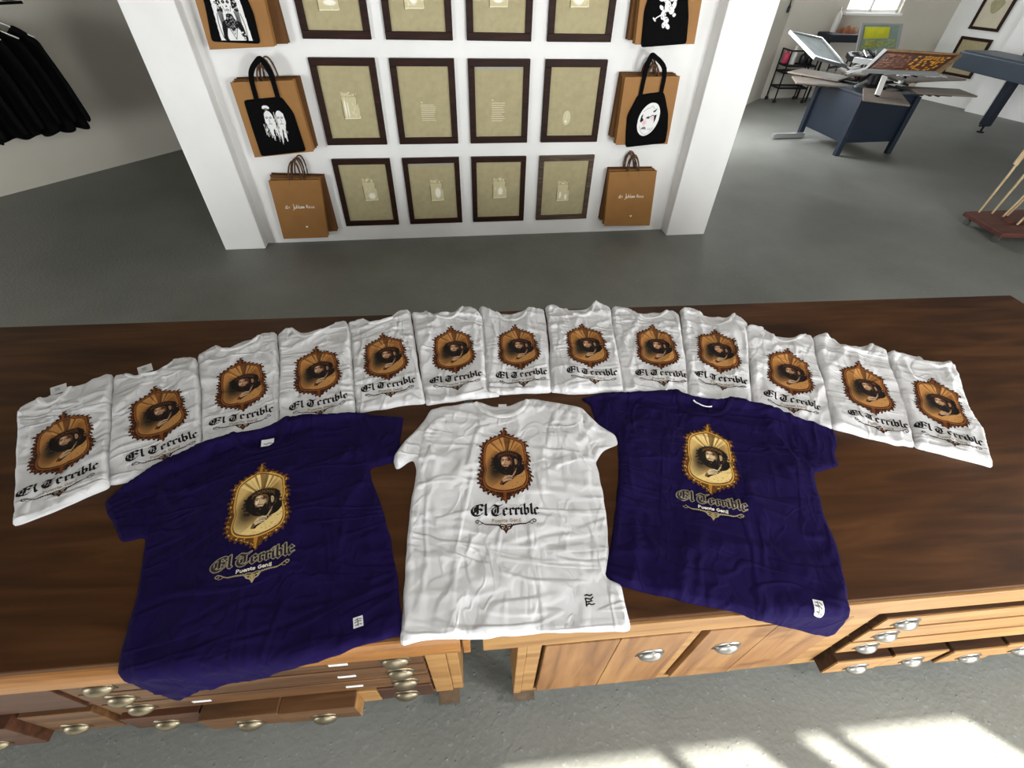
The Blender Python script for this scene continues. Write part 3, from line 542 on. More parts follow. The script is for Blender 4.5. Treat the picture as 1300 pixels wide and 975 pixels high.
# ------------------------------------------------------------------ small raster painter: flat prints become coloured quad sheets
def smooth_poly(pts, k=6, closed=True):
    p = np.array(pts, float); n = len(p); out = []
    rngi = range(n) if closed else range(n-1)
    for i in rngi:
        if closed: a, b, c_, d = p[(i-1) % n], p[i], p[(i+1) % n], p[(i+2) % n]
        else: a, b, c_, d = p[max(i-1, 0)], p[i], p[i+1], p[min(i+2, n-1)]
        for j in range(k):
            t = j/k
            out.append(0.5*((2*b) + (-a+c_)*t + (2*a-5*b+4*c_-d)*t*t + (-a+3*b-3*c_+d)*t**3))
    if not closed: out.append(p[-1])
    return np.array(out)
class Canvas:
    def __init__(s, u0, u1, v0, v1, step):
        s.u0, s.v0, s.st = u0, v0, step
        s.nx = int(round((u1-u0)/step)) + 1; s.ny = int(round((v1-v0)/step)) + 1
        s.U, s.V = np.meshgrid(u0 + np.arange(s.nx)*step, v0 + np.arange(s.ny)*step)
        s.rgb = np.zeros((s.ny, s.nx, 3)); s.a = np.zeros((s.ny, s.nx))
    def _inside(s, pts, U, V):
        p = np.asarray(pts, float); ins = np.zeros(U.shape, bool)
        x0, y0 = p[:, 0], p[:, 1]; x1, y1 = np.roll(x0, -1), np.roll(y0, -1)
        for a, b, c_, d in zip(x0, y0, x1, y1):
            if b == d: continue
            cnd = ((b > V) != (d > V)) & (U < (c_-a)*(V-b)/(d-b) + a)
            ins ^= cnd
        return ins
    def _box(s, pts, pad):
        p = np.asarray(pts, float); lo = p.min(0) - pad; hi = p.max(0) + pad
        i0 = max(int((lo[0]-s.u0)/s.st), 0); i1 = min(int((hi[0]-s.u0)/s.st)+2, s.nx)
        j0 = max(int((lo[1]-s.v0)/s.st), 0); j1 = min(int((hi[1]-s.v0)/s.st)+2, s.ny)
        return slice(j0, max(j1, j0)), slice(i0, max(i1, i0))
    def poly_mask(s, pts):
        sl = s._box(pts, s.st*2); U, V = s.U[sl], s.V[sl]; m = np.zeros(U.shape)
        for du in (-.33, 0, .33):
            for dv in (-.33, 0, .33): m += s._inside(pts, U + du*s.st, V + dv*s.st)
        full = np.zeros(s.a.shape); full[sl] = m/9; return full
    def stroke_mask(s, pts, w):
        pts = np.asarray(pts, float); full = np.zeros(s.a.shape)
        sl = s._box(pts, np.max(w) + s.st*2); U, V = s.U[sl], s.V[sl]
        best = np.full(U.shape, 9e9)
        ws = w if hasattr(w, '__len__') else [w]*len(pts)
        for (a, b, wa, wb) in zip(pts[:-1], pts[1:], ws[:-1], ws[1:]):
            d = b - a; L = max((d*d).sum(), 1e-12)
            t = np.clip(((U-a[0])*d[0] + (V-a[1])*d[1])/L, 0, 1)
            best = np.minimum(best, np.hypot(U-a[0]-t*d[0], V-a[1]-t*d[1]) - (wa+(wb-wa)*t)/2)
        full[sl] = np.clip(0.5 - best/s.st, 0, 1); return full
    def nib_mask(s, pts, n, ang):
        h = np.array([math.cos(ang), math.sin(ang)])*n/2; m = np.zeros(s.a.shape); pts = np.asarray(pts, float)
        for a, b in zip(pts[:-1], pts[1:]):
            m = np.maximum(m, s.poly_mask([a-h, a+h, b+h, b-h]))
            m = np.maximum(m, s.stroke_mask([b-h, b+h], n*0.16))
        m = np.maximum(m, s.stroke_mask([pts[0]-h, pts[0]+h], n*0.16)); return m
    def paint(s, m, col, cover=True):
        col = np.asarray(col, float)
        if col.ndim == 1: col = col[None, None, :]
        anew = m + s.a*(1-m) if cover else s.a
        s.rgb = np.where(anew[..., None] > 1e-6, (col*m[..., None] + s.rgb*(s.a*(1-m))[..., None])/np.maximum(anew, 1e-6)[..., None], s.rgb) if cover else s.rgb*(1-m[..., None]) + col*m[..., None]
        s.a = anew
    def poly(s, pts, col, cover=True, al=1.0): s.paint(s.poly_mask(pts)*al, col, cover)
    def stroke(s, pts, w, col, cover=True, al=1.0): s.paint(s.stroke_mask(pts, w)*al, col, cover)
    def blob(s, c_, r, col, al=1.0, rot=0.0, soft=0.4, cover=False):
        ca, sa = math.cos(rot), math.sin(rot)
        x = ((s.U-c_[0])*ca + (s.V-c_[1])*sa)/r[0]; y = (-(s.U-c_[0])*sa + (s.V-c_[1])*ca)/r[1]
        d = np.hypot(x, y); m = np.clip((1-d)/max(soft, 1e-3), 0, 1)*al
        s.paint(m, col, cover)
    def mesh_data(s, thr=0.5):
        a = s.a; q = (a[:-1, :-1] + a[1:, :-1] + a[:-1, 1:] + a[1:, 1:])/4 > thr
        jj, ii = np.nonzero(q)
        idx = np.arange(s.ny*s.nx).reshape(s.ny, s.nx)
        f = np.stack([idx[jj, ii], idx[jj, ii+1], idx[jj+1, ii+1], idx[jj+1, ii]], 1)
        used, inv = np.unique(f, return_inverse=True)
        # nodes just outside the ink take the colour of inked neighbours
        rgb = s.rgb.copy(); ok = a > 0.25
        for _ in range(3):
            acc = np.zeros_like(rgb); n = np.zeros(a.shape)
            for dy, dx in ((0,1),(0,-1),(1,0),(-1,0)):
                sh = np.roll(np.roll(ok, dy, 0), dx, 1); acc += np.roll(np.roll(rgb, dy, 0), dx, 1)*sh[..., None]; n += sh
            new = (~ok) & (n > 0); rgb[new] = acc[new]/n[new][:, None]; ok = ok | new
        return s.U.ravel()[used], s.V.ravel()[used], rgb.reshape(-1, 3)[used], inv.reshape(f.shape)
def mesh_fast(name, verts, faces, mat, parent=None, smooth=False, col=None):
    me = bpy.data.meshes.new(name); nf, k = faces.shape
    me.vertices.add(len(verts)); me.vertices.foreach_set('co', np.ascontiguousarray(verts, dtype=np.float32).ravel())
    me.loops.add(nf*k); me.loops.foreach_set('vertex_index', np.ascontiguousarray(faces, dtype=np.int32).ravel())
    me.polygons.add(nf); me.polygons.foreach_set('loop_start', np.arange(0, nf*k, k, dtype=np.int32))
    me.update(calc_edges=True)
    me.polygons.foreach_set('use_smooth', np.full(nf, smooth, dtype=bool))
    if col is not None:
        at = me.color_attributes.new('ink', 'FLOAT_COLOR', 'POINT')
        at.data.foreach_set('color', np.c_[col, np.ones(len(col))].astype(np.float32).ravel())
    me.materials.append(mat)
    o = bpy.data.objects.new(name, me); COL.objects.link(o)
    if parent is not None: o.parent = parent
    return o

MM = 0.001
# ---- the portrait emblem in its scrollwork frame (millimetres in the drawing)
OUT_R = [(3,287),(8,272),(20,258),(33,252),(48,240),(64,228),(69,216),(62,205),(67,192),(72,176),(72,162),(67,150),(70,132),(74,114),(73,96),(64,76),(54,65),(38,57),(22,47),(10,39),(2,29)]
OUT_L = [(-2,29),(-10,39),(-22,47),(-38,56),(-54,64),(-64,74),(-71,96),(-72,116),(-66,142),(-69,158),(-68,176),(-63,204),(-66,217),(-58,232),(-44,243),(-28,252),(-12,262),(-5,274)]
INNER = [(a*.93, 158 + (b-158)*.945) for a, b in [(0,256),(26,247),(46,236),(58,223),(60,204),(62,185),(62,168),(58,148),(62,128),(64,108),(62,92),(53,77),(38,69),(20,63),(-2,60),(-30,66),(-50,77),(-58,96),(-57,116),(-54,134),(-57,152),(-58,172),(-57,198),(-53,222),(-40,237),(-22,248)]]
def mmp(p): return np.asarray(p, float)*MM
def emblem(step, pal):
    c = Canvas(-.084, .084, .022, .292, step); rg = random.Random(7)
    dark, mid, hi, gold, gold_hi, gold_lo, shadow, hair, skin, skin_hi, skin_lo = [np.array(hexc(h)) for h in pal]
    outl = OUT_R + OUT_L
    ol = smooth_poly(mmp(outl), 5); ctr0 = np.array([0, .158])
    c.poly(ol, dark)
    # leaf curls around the rim
    seg = np.r_[ol, ol[:1]]; L = np.r_[0, np.cumsum(np.hypot(*np.diff(seg, axis=0).T))]
    nl = 46
    for k in range(nl):
        s_ = L[-1]*k/nl; i = min(np.searchsorted(L, s_, 'right')-1, len(seg)-2); t = (s_-L[i])/max(L[i+1]-L[i], 1e-9)
        p = seg[i]*(1-t)+seg[i+1]*t; d = seg[i+1]-seg[i]; d = d/np.hypot(*d); nrm = np.array([d[1], -d[0]])
        if np.dot(nrm, p-np.array([0, .15])) < 0: nrm = -nrm
        sgn = 1 if (p[0] > 0) else -1
        hgt = .0036 + .0022*(k % 3 == 0)
        tip = p + nrm*hgt + d*.003*sgn
        c.stroke([p - d*.002, p + nrm*hgt*.6, tip, tip - d*.0028*sgn], [.0070, .0050, .0034, .0022], dark)
        c.blob(tuple(p - nrm*.0035), (.0030, .0022), hi if k % 2 else mid, 0.9, rot=math.atan2(d[1], d[0]))
    for k in range(150):
        i = rg.randrange(len(ol)); p = ctr0 + (ol[i]-ctr0)*rg.uniform(.86, .985); c.blob(tuple(p), (.0020, .0014), (hi, mid, dark)[k % 3], .9, rot=rg.random()*3, soft=.5)
    # finial and lower pendant
    for s_ in (-1, 1):
        c.stroke(mmp([(0, 268), (s_*7, 272), (s_*9, 279), (s_*5, 281)]), .003, dark)
        c.stroke(mmp([(0, 44), (s_*8, 42), (s_*11, 36), (s_*7, 34)]), .003, dark)
    c.stroke(mmp([(0, 262), (0, 288)]), [.008, .002], mid)
    c.stroke(mmp([(0, 58), (0, 28)]), [.010, .003], mid)
    inn = smooth_poly(mmp(INNER), 5)
    ctr = np.array([0, .158])
    ring = ctr + (inn-ctr)*1.065
    c.stroke(np.r_[ring, ring[:1]], .0042, mid); c.stroke(np.r_[ring, ring[:1]], .0014, hi)
    pm = c.poly_mask(inn)
    # panel: gold field, paler to the rim, with rays of light and a smoky ground at the left
    r = np.hypot(c.U - .008, (c.V - .165)*0.8)/.075
    g = gold[None, None]*(1-np.clip(r-.35, 0, 1)[..., None]) + gold_hi[None, None]*np.clip(r-.35, 0, 1)[..., None]
    nz = 0.86 + 0.28*np.random.RandomState(3).rand(*c.a.shape)
    c.paint(pm, g*nz[..., None])
    c.blob((-.024, .132), (.040, .066), shadow, .95, rot=-.25, soft=.75)
    c.blob((-.008, .158), (.044, .056), shadow, .9, rot=-.2, soft=.8)
    c.blob((.008, .154), (.060, .062), shadow, .85, soft=.75)
    c.blob((.040, .205), (.022, .040), gold_lo, .6, rot=.3, soft=.8)
    for ang, ln, w, cc, al in ((2.42, 62, 5, gold_hi, .9), (2.28, 60, 2.4, gold_lo, .9), (2.14, 60, 4, gold_hi, .8), (1.98, 64, 5, gold_hi, .95), (1.86, 66, 2.5, gold_lo, .95), (1.76, 68, 5, gold_hi, .95),
                              (1.60, 62, 7, gold_lo, .9), (1.44, 66, 5, shadow, .8), (1.30, 66, 4, gold_hi, .9), (1.19, 64, 2.4, gold_lo, .9), (1.08, 60, 4, gold_hi, .7), (.86, 58, 4, gold_hi, .5)):
        a0 = np.array([.008, .178]); d = np.array([math.cos(ang), math.sin(ang)])
        c.paint(np.minimum(c.stroke_mask([a0 + d*.022, a0 + d*(ln+8)*MM], [w*.7*MM, w*1.9*MM]), pm)*al, cc, False)
    # robe of the shoulder at the lower right
    c.paint(np.minimum(c.poly_mask(smooth_poly(mmp([(20,112),(44,124),(60,132),(62,104),(52,80),(28,70),(2,72),(-8,84),(6,98)]), 5)), pm)*.85, gold_hi, False)
    for k in range(46):
        p = mmp((8 + 50*rg.random(), 76 + 46*rg.random())); c.blob(p, (.0022, .0013), gold_lo if k % 2 else gold, .8, rot=rg.random()*3, soft=.5)
    c.paint(np.minimum(c.stroke_mask(mmp([(58,134),(44,124),(28,110),(14,98)]), .004), pm)*.9, shadow, False)
    # left sleeve rising to the hand
    c.paint(np.minimum(c.poly_mask(smooth_poly(mmp([(-42,70),(-24,86),(-10,98),(-4,86),(-12,72),(-28,64)]), 5)), pm)*.55, gold_hi, False)
    # hair and beard mass
    c.poly(smooth_poly(mmp([(-26,184),(-14,195),(4,201),(22,200),(38,194),(48,184),(53,170),(50,156),(57,146),(56,132),(45,118),(26,112),(12,116),(2,116),(-10,121),(-19,130),(-27,141),(-31,156),(-32,172)]), 5), hair, False)
    for k in range(30):
        a0 = rg.random(); p = np.array([-28 + 76*a0, 188 - 60*rg.random()]); 
        c.stroke(mmp([p, p + np.array([rg.uniform(-4, 4), -9]), p + np.array([rg.uniform(-3, 5), -15])]), .0012, skin_lo if k % 3 else shadow, False, .6)
    for k in range(16):
        a0 = -.5 + 4.1*k/15; rr = 1 + .12*rg.random(); p = np.array([10 + 42*rr*math.cos(a0), 158 + 40*rr*math.sin(a0)])
        if p[1] < 190 and p[1] > 120: c.blob(mmp(p), (.006, .0035), hair, .9, rot=rg.random()*3)
    for k in range(22):
        p = np.array([-20 - 12*rg.random(), 124 + 62*rg.random()]); c.blob(mmp(p), (.0055, .0030), hair, .9, rot=rg.random()*3, soft=.5)
    # crown of thorns
    for k, yy in enumerate((188, 193, 198)):
        pts = [(-17+5.5*j, yy + 1 - 13*((j-5)/5.0)**2*.9 + (2.2 if (j+k) % 2 else -2.2)) for j in range(11)]
        c.stroke(smooth_poly(mmp(pts), 4, False), .0030, (dark, skin_lo, hair)[k], False); c.stroke(smooth_poly(mmp(pts), 4, False) + np.array([0, .0007]), .0009, gold_lo, False, .9)
    for k in range(9):
        x = -14 + 6*k; y_ = 200 - 9*((x-10)/27.0)**2; c.stroke(mmp([(x, y_-6), (x + rg.uniform(-5, 5), y_ + 5 + 4*rg.random())]), [.0022, .0008], hair, False)
    # face, turned slightly to its right
    c.poly(smooth_poly(mmp([(-9,172),(-5,180),(6,183),(17,180),(23,171),(23,158),(20,146),(14,136),(6,131),(-1,135),(-6,145),(-9,158)]), 5), skin_lo, False)
    c.poly(smooth_poly(mmp([(-8,170),(-4,178),(4,180),(10,176),(12,166),(14,152),(8,143),(0,145),(-6,152)]), 5), skin, False)
    c.blob(mmp((0,175)), (.0075, .0045), skin_hi, .8, soft=.8); c.blob(mmp((15,158)), (.0055, .007), skin, .9, soft=.7); c.blob(mmp((-5,157)), (.004, .007), skin_hi, .9, soft=.7)
    c.stroke(mmp([(3,169),(1,158),(-1,153),(3,151)]), .0016, skin_lo, False); c.stroke(mmp([(1,168),(-.5,157)]), .0022, skin_hi, False)
    c.stroke(mmp([(-8,170.5),(-4,172.5),(0,170)]), .0024, hair, False); c.stroke(mmp([(6,170),(13,172.5),(20,169)]), .0026, hair, False)
    c.blob(mmp((-4,166.5)), (.0042, .0026), hair, .95, soft=.5); c.blob(mmp((12,166.5)), (.0055, .0028), hair, .95, soft=.5)
    c.stroke(mmp([(7,164),(12,163),(17,165)]), .0011, skin_hi, False); c.stroke(mmp([(-7,164),(-4,163),(-1,164)]), .0011, skin_hi, False)
    c.poly(smooth_poly(mmp([(-4,145),(3,147.5),(11,145),(17,152),(20,146),(15,132),(6,123),(-1,130),(-5,138)]), 5), hair, False)
    c.stroke(mmp([(0,145.2),(4,146.5),(10,145)]), .0022, skin, False); c.stroke(mmp([(-4,149.5),(3,151.5),(12,149.5)]), .0016, hair, False)
    c.blob(mmp((5,137)), (.0035, .003), skin_lo, .7)
    c.poly(smooth_poly(mmp([(30,170),(35,169),(37,160),(34,151),(31,154)]), 4), skin, False); c.stroke(mmp([(32,166),(35,161),(33,155)]), .0014, skin_lo, False)
    # neck and collar
    c.stroke(smooth_poly(mmp([(34,138),(30,126),(22,112),(10,106)]), 4, False), [.0012]*4 + [.0034]*5 + [.002]*4, skin, False)
    # hand raised to the chest: four bent fingers and a thumb over a dark cuff
    c.poly(smooth_poly(mmp([(-13,86),(-9,99),(-2,109),(10,113),(23,113),(26,105),(16,97),(2,88),(-4,82)]), 5), hair, False)
    for k, (p0, p1, p2) in enumerate((((-2,104),(9,111),(21,111)), ((-4,100),(9,106),(22,106)), ((-4,96),(8,101),(18,101)), ((-5,92),(5,96),(13,96)))):
        c.stroke(smooth_poly(mmp([p0, p1, p2]), 4, False), .0031, skin if k % 2 else skin_hi, False); c.stroke(smooth_poly(mmp([p0, p1, p2]), 4, False) - np.array([0, .002]), .0009, hair, False)
    c.stroke(mmp([(-8,92),(-4,104),(3,113)]), [.005, .004, .0026], skin, False)
    c.stroke(mmp([(-11,86),(-7,94)]), .006, skin_lo, False)
    return c
# ---- lettering: a broad-nib blackletter drawn stroke by stroke
GLY = {
 'E': (33, [[(22,30),(10,27),(2,17),(3,7),(11,0),(22,1),(29,7)], [(17,29),(17,5)], [(20,30),(26,31),(30,26)], [(18,17),(24,18),(28,14)], [(9.5,22),(9.5,8)]]),
 'l': (10, [[(1,27),(4.5,30),(4.5,4),(8,1)]]),
 'T': (31, [[(3,25),(9,30),(18,26.5),(25,28),(30,31)], [(15,24),(6,19),(4,10),(9,2),(18,0),(26,5)], [(19,26),(19,8),(15,4)], [(12,17),(12,7)]]),
 'e': (16.5, [[(3,16),(3,4),(7,0),(13,4)], [(3,16),(8,19),(12.5,15),(5,9)]]),
 'r': (14, [[(1,16),(4,18),(4,3),(7,1)], [(5,15),(9.5,19),(12.5,15.5)]]),
 'i': (9.5, [[(1,16),(4,18.5),(4,4),(7.5,1)], [(3.2,25.5),(4.8,27)]]),
 'b': (16.5, [[(1,27),(4,30),(4,4),(8,0),(13,4),(13,14),(9,18.5),(5,15)]]),
 ' ': (7, [])}
SMALL = {
 'P': (7, [[(1,0),(1,8)], [(1,8),(4.5,8),(5.5,6),(4.5,4),(1,4)]]), 'u': (6.4, [[(1,5.5),(1,1.2),(2.5,0),(4.6,1)], [(4.8,5.5),(4.8,0)]]),
 'e': (6, [[(1,3),(4.8,3),(4.2,5),(2.6,5.5),(1,4),(1,1.6),(2.6,0),(4.8,.8)]]), 'n': (6.4, [[(1,5.5),(1,0)], [(1,4.4),(3,5.5),(4.8,4.4),(4.8,0)]]),
 't': (4.6, [[(2,7.5),(2,1),(4,.2)], [(.4,5.5),(4,5.5)]]), ' ': (4, []),
 'G': (8.2, [[(6.6,6.8),(4,8),(1.6,6.6),(1,4),(1.8,1.2),(4,0),(6.6,1),(6.6,3.6),(4.4,3.6)]]), 'i': (3, [[(1.4,5.5),(1.4,0)], [(1.4,7.4),(1.4,7.9)]]), 'l': (3, [[(1.4,8.4),(1.4,0)]])}
def lettering(step, ink, outline, small_col, orn, orn2):
    c = Canvas(-.096, .096, -.064, .028, step)
    ink, small_col, orn, orn2 = [np.array(hexc(h)) for h in (ink, small_col, orn, orn2)]
    m = np.zeros(c.a.shape); x = -90.0; sc = 180.0/sum(GLY[ch][0] for ch in 'El Terrible')
    for ch in 'El Terrible':
        w, st = GLY[ch]
        for s_ in st:
            p = np.array([(x + a*sc, -10.5 + b*(.98 if ch in 'ET' else 1.06)) for a, b in s_])
            k = smooth_poly(p, 4, False) if ch in 'ET' and len(p) > 2 else p
            m = np.maximum(m, c.nib_mask(k*MM, .0066 if ch not in 'ET' else .0068, math.radians(38)))
        if ch in 'ET':
            for hx in (.0, 3.2): m = np.maximum(m, c.stroke_mask(mmp([(x + 13.5*sc + hx, 17), (x + 13.5*sc + hx, -3)]), .0010))
        x += w*sc
    if outline is not None:
        o = np.zeros(m.shape); rr = max(int(round(.0016/step)), 1)
        for dy in range(-rr, rr+1):
            for dx in range(-rr, rr+1):
                if dx*dx + dy*dy <= rr*rr + .5: o = np.maximum(o, np.roll(np.roll(m, dy, 0), dx, 1))
        c.paint(o, np.array(hexc(outline)))
    c.paint(m, ink)
    tot = sum(SMALL[ch][0] for ch in 'Puente Genil'); k = 76.0/tot; x = -36.0
    for ch in 'Puente Genil':
        w, st = SMALL[ch]
        for s_ in st: c.stroke(mmp([(x + a*k, -29 + b*k*.95) for a, b in s_]), .0019, small_col)
        if ch in 'PunilG':
            for s_ in st[:1]: c.stroke(mmp([(x + s_[0][0]*k - 1.2, -29 + s_[-1][1]*k*.95), (x + s_[0][0]*k + 1.2, -29 + s_[-1][1]*k*.95)]), .0010, small_col)
        x += w*k
    for s_ in (-1, 1):
        c.stroke(smooth_poly(mmp([(s_*8,-41),(s_*24,-37.5),(s_*38,-34.5),(s_*50,-35),(s_*60,-31),(s_*68,-25),(s_*75,-23.5),(s_*78,-28),(s_*73,-31.5),(s_*70,-28)]), 4, False), .0022, orn)
        c.stroke(smooth_poly(mmp([(s_*60,-31),(s_*64,-34),(s_*70,-35.5)]), 4, False), .0016, orn)
        for j in range(7): c.blob(mmp((s_*(20 + 5.2*j), -36 + .2*j)), (.0024, .0030), orn, 1, cover=True, soft=.5)
        c.stroke(smooth_poly(mmp([(0,-38),(s_*10,-35),(s_*16,-38),(s_*13,-43),(s_*8,-41)]), 4, False), .0026, orn)
        c.stroke(smooth_poly(mmp([(s_*16,-40),(s_*11,-47),(s_*5,-50),(0,-58)]), 4, False), .0030, orn)
    c.poly(mmp([(-9,-40),(9,-40),(5,-48),(0,-54),(-5,-48)]), orn2); c.stroke(mmp([(0,-38),(0,-61)]), [.004, .0012], orn)
    for p in ((-4,-43),(4,-43),(0,-48)): c.blob(mmp(p), (.0016, .0016), np.array(hexc('d8a868')), .8)
    return c
PAL_W = ('3a1d10', '7a4318', 'a8672c', 'a86d33', 'c08c50', '6d4019', '2f281c', '160f0d', 'b98f6a', 'e3c4a0', '5f3624')
PAL_P = ('5d3a14', 'b8812c', 'f0c56a', 'c39a54', 'f0d48e', '8a6430', '4a3c28', '15100f', 'd0b48a', 'f4e2b8', '6e5030')
PRINTS = {}
for key, step, pal, txt in (('white', .0010, PAL_W, ('15100f', None, 'a89a86', '2a1a14', '55301c')),
                            ('white_small', .00125, PAL_W, ('15100f', None, 'a89a86', '2a1a14', '55301c')),
                            ('purple', .0010, PAL_P, ('1a1426', 'a09678', 'e8e2d4', 'a89a74', '8a7a50'))):
    PRINTS[key] = (emblem(step, pal).mesh_data(), lettering(step, *txt).mesh_data(0.45))

# ------------------------------------------------------------------ cloth
class Noise2:
    def __init__(s, seed):
        r = np.random.RandomState(seed); s.t = r.rand(64, 64)*2 - 1; s.o = r.rand(2)*50
    def __call__(s, x, y):
        x = np.asarray(x) + s.o[0] + 64; y = np.asarray(y) + s.o[1] + 64
        xi = np.floor(x).astype(int); yi = np.floor(y).astype(int); fx = x-xi; fy = y-yi
        fx = fx*fx*fx*(fx*(fx*6-15)+10); fy = fy*fy*fy*(fy*(fy*6-15)+10)
        g = lambda a, b: s.t[a % 64, b % 64]
        return (g(xi, yi)*(1-fx) + g(xi+1, yi)*fx)*(1-fy) + (g(xi, yi+1)*(1-fx) + g(xi+1, yi+1)*fx)*fy
def seg_dist(U, V, pts, closed):
    p = np.asarray(pts, float); q = np.roll(p, -1, 0) if closed else p[1:]; p0 = p if closed else p[:-1]
    best = np.full(np.shape(U), 9e9)
    for a, b in zip(p0, q):
        d = b-a; L = max((d*d).sum(), 1e-14); t = np.clip(((U-a[0])*d[0] + (V-a[1])*d[1])/L, 0, 1)
        best = np.minimum(best, np.hypot(U-a[0]-t*d[0], V-a[1]-t*d[1]))
    return best
def inside(U, V, pts):
    p = np.asarray(pts, float); ins = np.zeros(np.shape(U), bool)
    for (a, b), (c_, d) in zip(p, np.roll(p, -1, 0)):
        if b == d: continue
        ins ^= ((b > V) != (d > V)) & (U < (c_-a)*(V-b)/(d-b) + a)
    return ins
def resample(pts, h, jit=0.0, seed=0):
    p = np.asarray(pts, float); q = np.roll(p, -1, 0); out = []
    for a, b in zip(p, q):
        n = max(int(round(np.hypot(*(b-a))/h)), 1)
        for k in range(n): out.append(a + (b-a)*k/n)
    out = np.array(out)
    sm = out.copy()
    for _ in range(2): sm = sm*.5 + (np.roll(sm, 1, 0) + np.roll(sm, -1, 0))*.25
    if jit:
        nz = Noise2(seed); L = np.arange(len(sm))*h; d = np.roll(sm, -1, 0) - np.roll(sm, 1, 0); d /= np.hypot(*d.T)[:, None]
        sm = sm + np.c_[d[:, 1], -d[:, 0]]*(nz(L*28, L*0)*jit)[:, None]
    return sm
EDGE_Y = 0.3445
class Shirt:
    def __init__(s, key, data, h, thick, hfun):
        s.key, s.pos, s.ang, s.thick, s.hfun = key, np.array(data['pos']), data['ang'], thick, hfun
        s.ca, s.sa = math.cos(s.ang), math.sin(s.ang); s.data = data
        s.out = resample(data['outline'], h, jit=.0018, seed=abs(hash(str(key))) % 1 + 5)
        lo, hi = s.out.min(0), s.out.max(0); gx, gy = np.meshgrid(np.arange(lo[0], hi[0], h), np.arange(lo[1], hi[1], h*.87))
        gx = gx + (np.arange(gx.shape[0]) % 2)[:, None]*h*.5
        rs = np.random.RandomState(1); gx = gx.ravel() + rs.uniform(-.1, .1, gx.size)*h; gy = gy.ravel() + rs.uniform(-.1, .1, gy.size)*h
        ok = inside(gx, gy, s.out); gx, gy = gx[ok], gy[ok]; ok = seg_dist(gx, gy, s.out, True) > h*.55; gx, gy = gx[ok], gy[ok]
        pts = [Vector(p) for p in s.out] + [Vector(p) for p in np.c_[gx, gy]]
        n = len(s.out)
        v, e, f, ov, oe, of = geometry.delaunay_2d_cdt(pts, [], [list(range(n))], 1, 1e-6)
        s.P = np.array([(p.x, p.y) for p in v]); s.F = np.array([t for t in f if len(t) == 3])
        a, b, c_ = s.P[s.F[:, 0]], s.P[s.F[:, 1]], s.P[s.F[:, 2]]
        flip = ((b-a)[:, 0]*(c_-a)[:, 1] - (b-a)[:, 1]*(c_-a)[:, 0]) < 0; s.F[flip] = s.F[flip][:, ::-1]
    def world_xy(s, U, V): return s.pos[0] + U*s.ca - V*s.sa, s.pos[1] + U*s.sa + V*s.ca
    def height(s, U, V):
        d = seg_dist(U, V, s.out, True); ins = inside(U, V, s.out); d = np.where(ins, d, 0)
        rr = min(s.thick*0.9, .009); e = np.clip(d/rr, 0, 1); prof = np.sqrt(np.maximum(1-(1-e)**2, 0))
        if 'seams' in s.data:
            sd = np.minimum(seg_dist(U, V, s.data['seams'][0], False), seg_dist(U, V, s.data['seams'][1], False))
            prof = prof - .45*np.exp(-(sd/.0045)**2) + .25*np.exp(-((sd-.013)/.006)**2)
        return s.thick*(.30 + .70*prof) + s.hfun(U, V, d, s)*np.clip(d/.012, .15, 1)
    def place(s, U, V, H):
        """local coordinates (thing origin on the worktop); cloth beyond the worktop edge bends down over it"""
        X, Y = s.world_xy(U, V); Z = H.copy()
        R = .010; over = EDGE_Y - .0 - Y + R*0.0
        sarc = R*math.pi/2
        t = over + .004
        a = np.clip(t, 0, sarc)/R
        bend = t > 0
        rad = R + H
        Yb = (EDGE_Y + .004) - rad*np.sin(a); Zb = -R + rad*np.cos(a)
        drop = np.maximum(t - sarc, 0); Zb = Zb - drop; Yb = Yb - drop*.06
        Y = np.where(bend, Yb, Y); Z = np.where(bend, Zb, Z)
        dx, dy = X - s.pos[0], Y - s.pos[1]
        return np.c_[dx*s.ca + dy*s.sa, -dx*s.sa + dy*s.ca, Z]
    def build(s, root, mats, split=None):
        U, V = s.P.T; H = s.height(U, V); s.H = H
        cen = s.P[s.F].mean(1); neck = np.array(s.data['neck']); npoly = np.r_[neck, [[neck[-1, 0]+.004, neck[-1, 1]+.05], [neck[0, 0]-.004, neck[0, 1]+.05]]]
        s.npoly = npoly
        isn = inside(cen[:, 0], cen[:, 1], npoly)
        vin = inside(U, V, npoly); dn = seg_dist(U, V, neck, False)
        H = np.where(vin, H - np.minimum(.0085, s.thick*.75)*np.clip(dn/.006, 0, 1), H); H = np.maximum(H, .0012)
        W = s.place(U, V, H); Wb = s.place(U, V, np.full(len(U), .0004))
        reg = np.zeros(len(s.F), int); reg[isn] = 1
        if 'seams' in s.data:
            for k, (arm, sh) in enumerate(s.data['seams']):
                arm, sh = np.array(arm), np.array(sh); dd = sh-arm
                cr = dd[0]*(cen[:, 1]-arm[1]) - dd[1]*(cen[:, 0]-arm[0])
                side = (cr > 0) if k == 0 else (cr < 0)
                sel = side & ((cen[:, 1] > arm[1]) | ((cen[:, 0] < arm[0]) if k == 0 else (cen[:, 0] > arm[0]))) & (cen[:, 1] > arm[1]-.13)
                reg[sel & ~isn] = 2+k
        # boundary edges get a side wall down to the worktop
        ed = {}
        for fi, t in enumerate(s.F):
            for a, b in ((t[0], t[1]), (t[1], t[2]), (t[2], t[0])): ed[(a, b)] = fi
        names = {0: ('body', mats[0]), 1: ('inner_back', mats[0]), 2: ('sleeve', mats[0]), 3: ('sleeve', mats[0])}
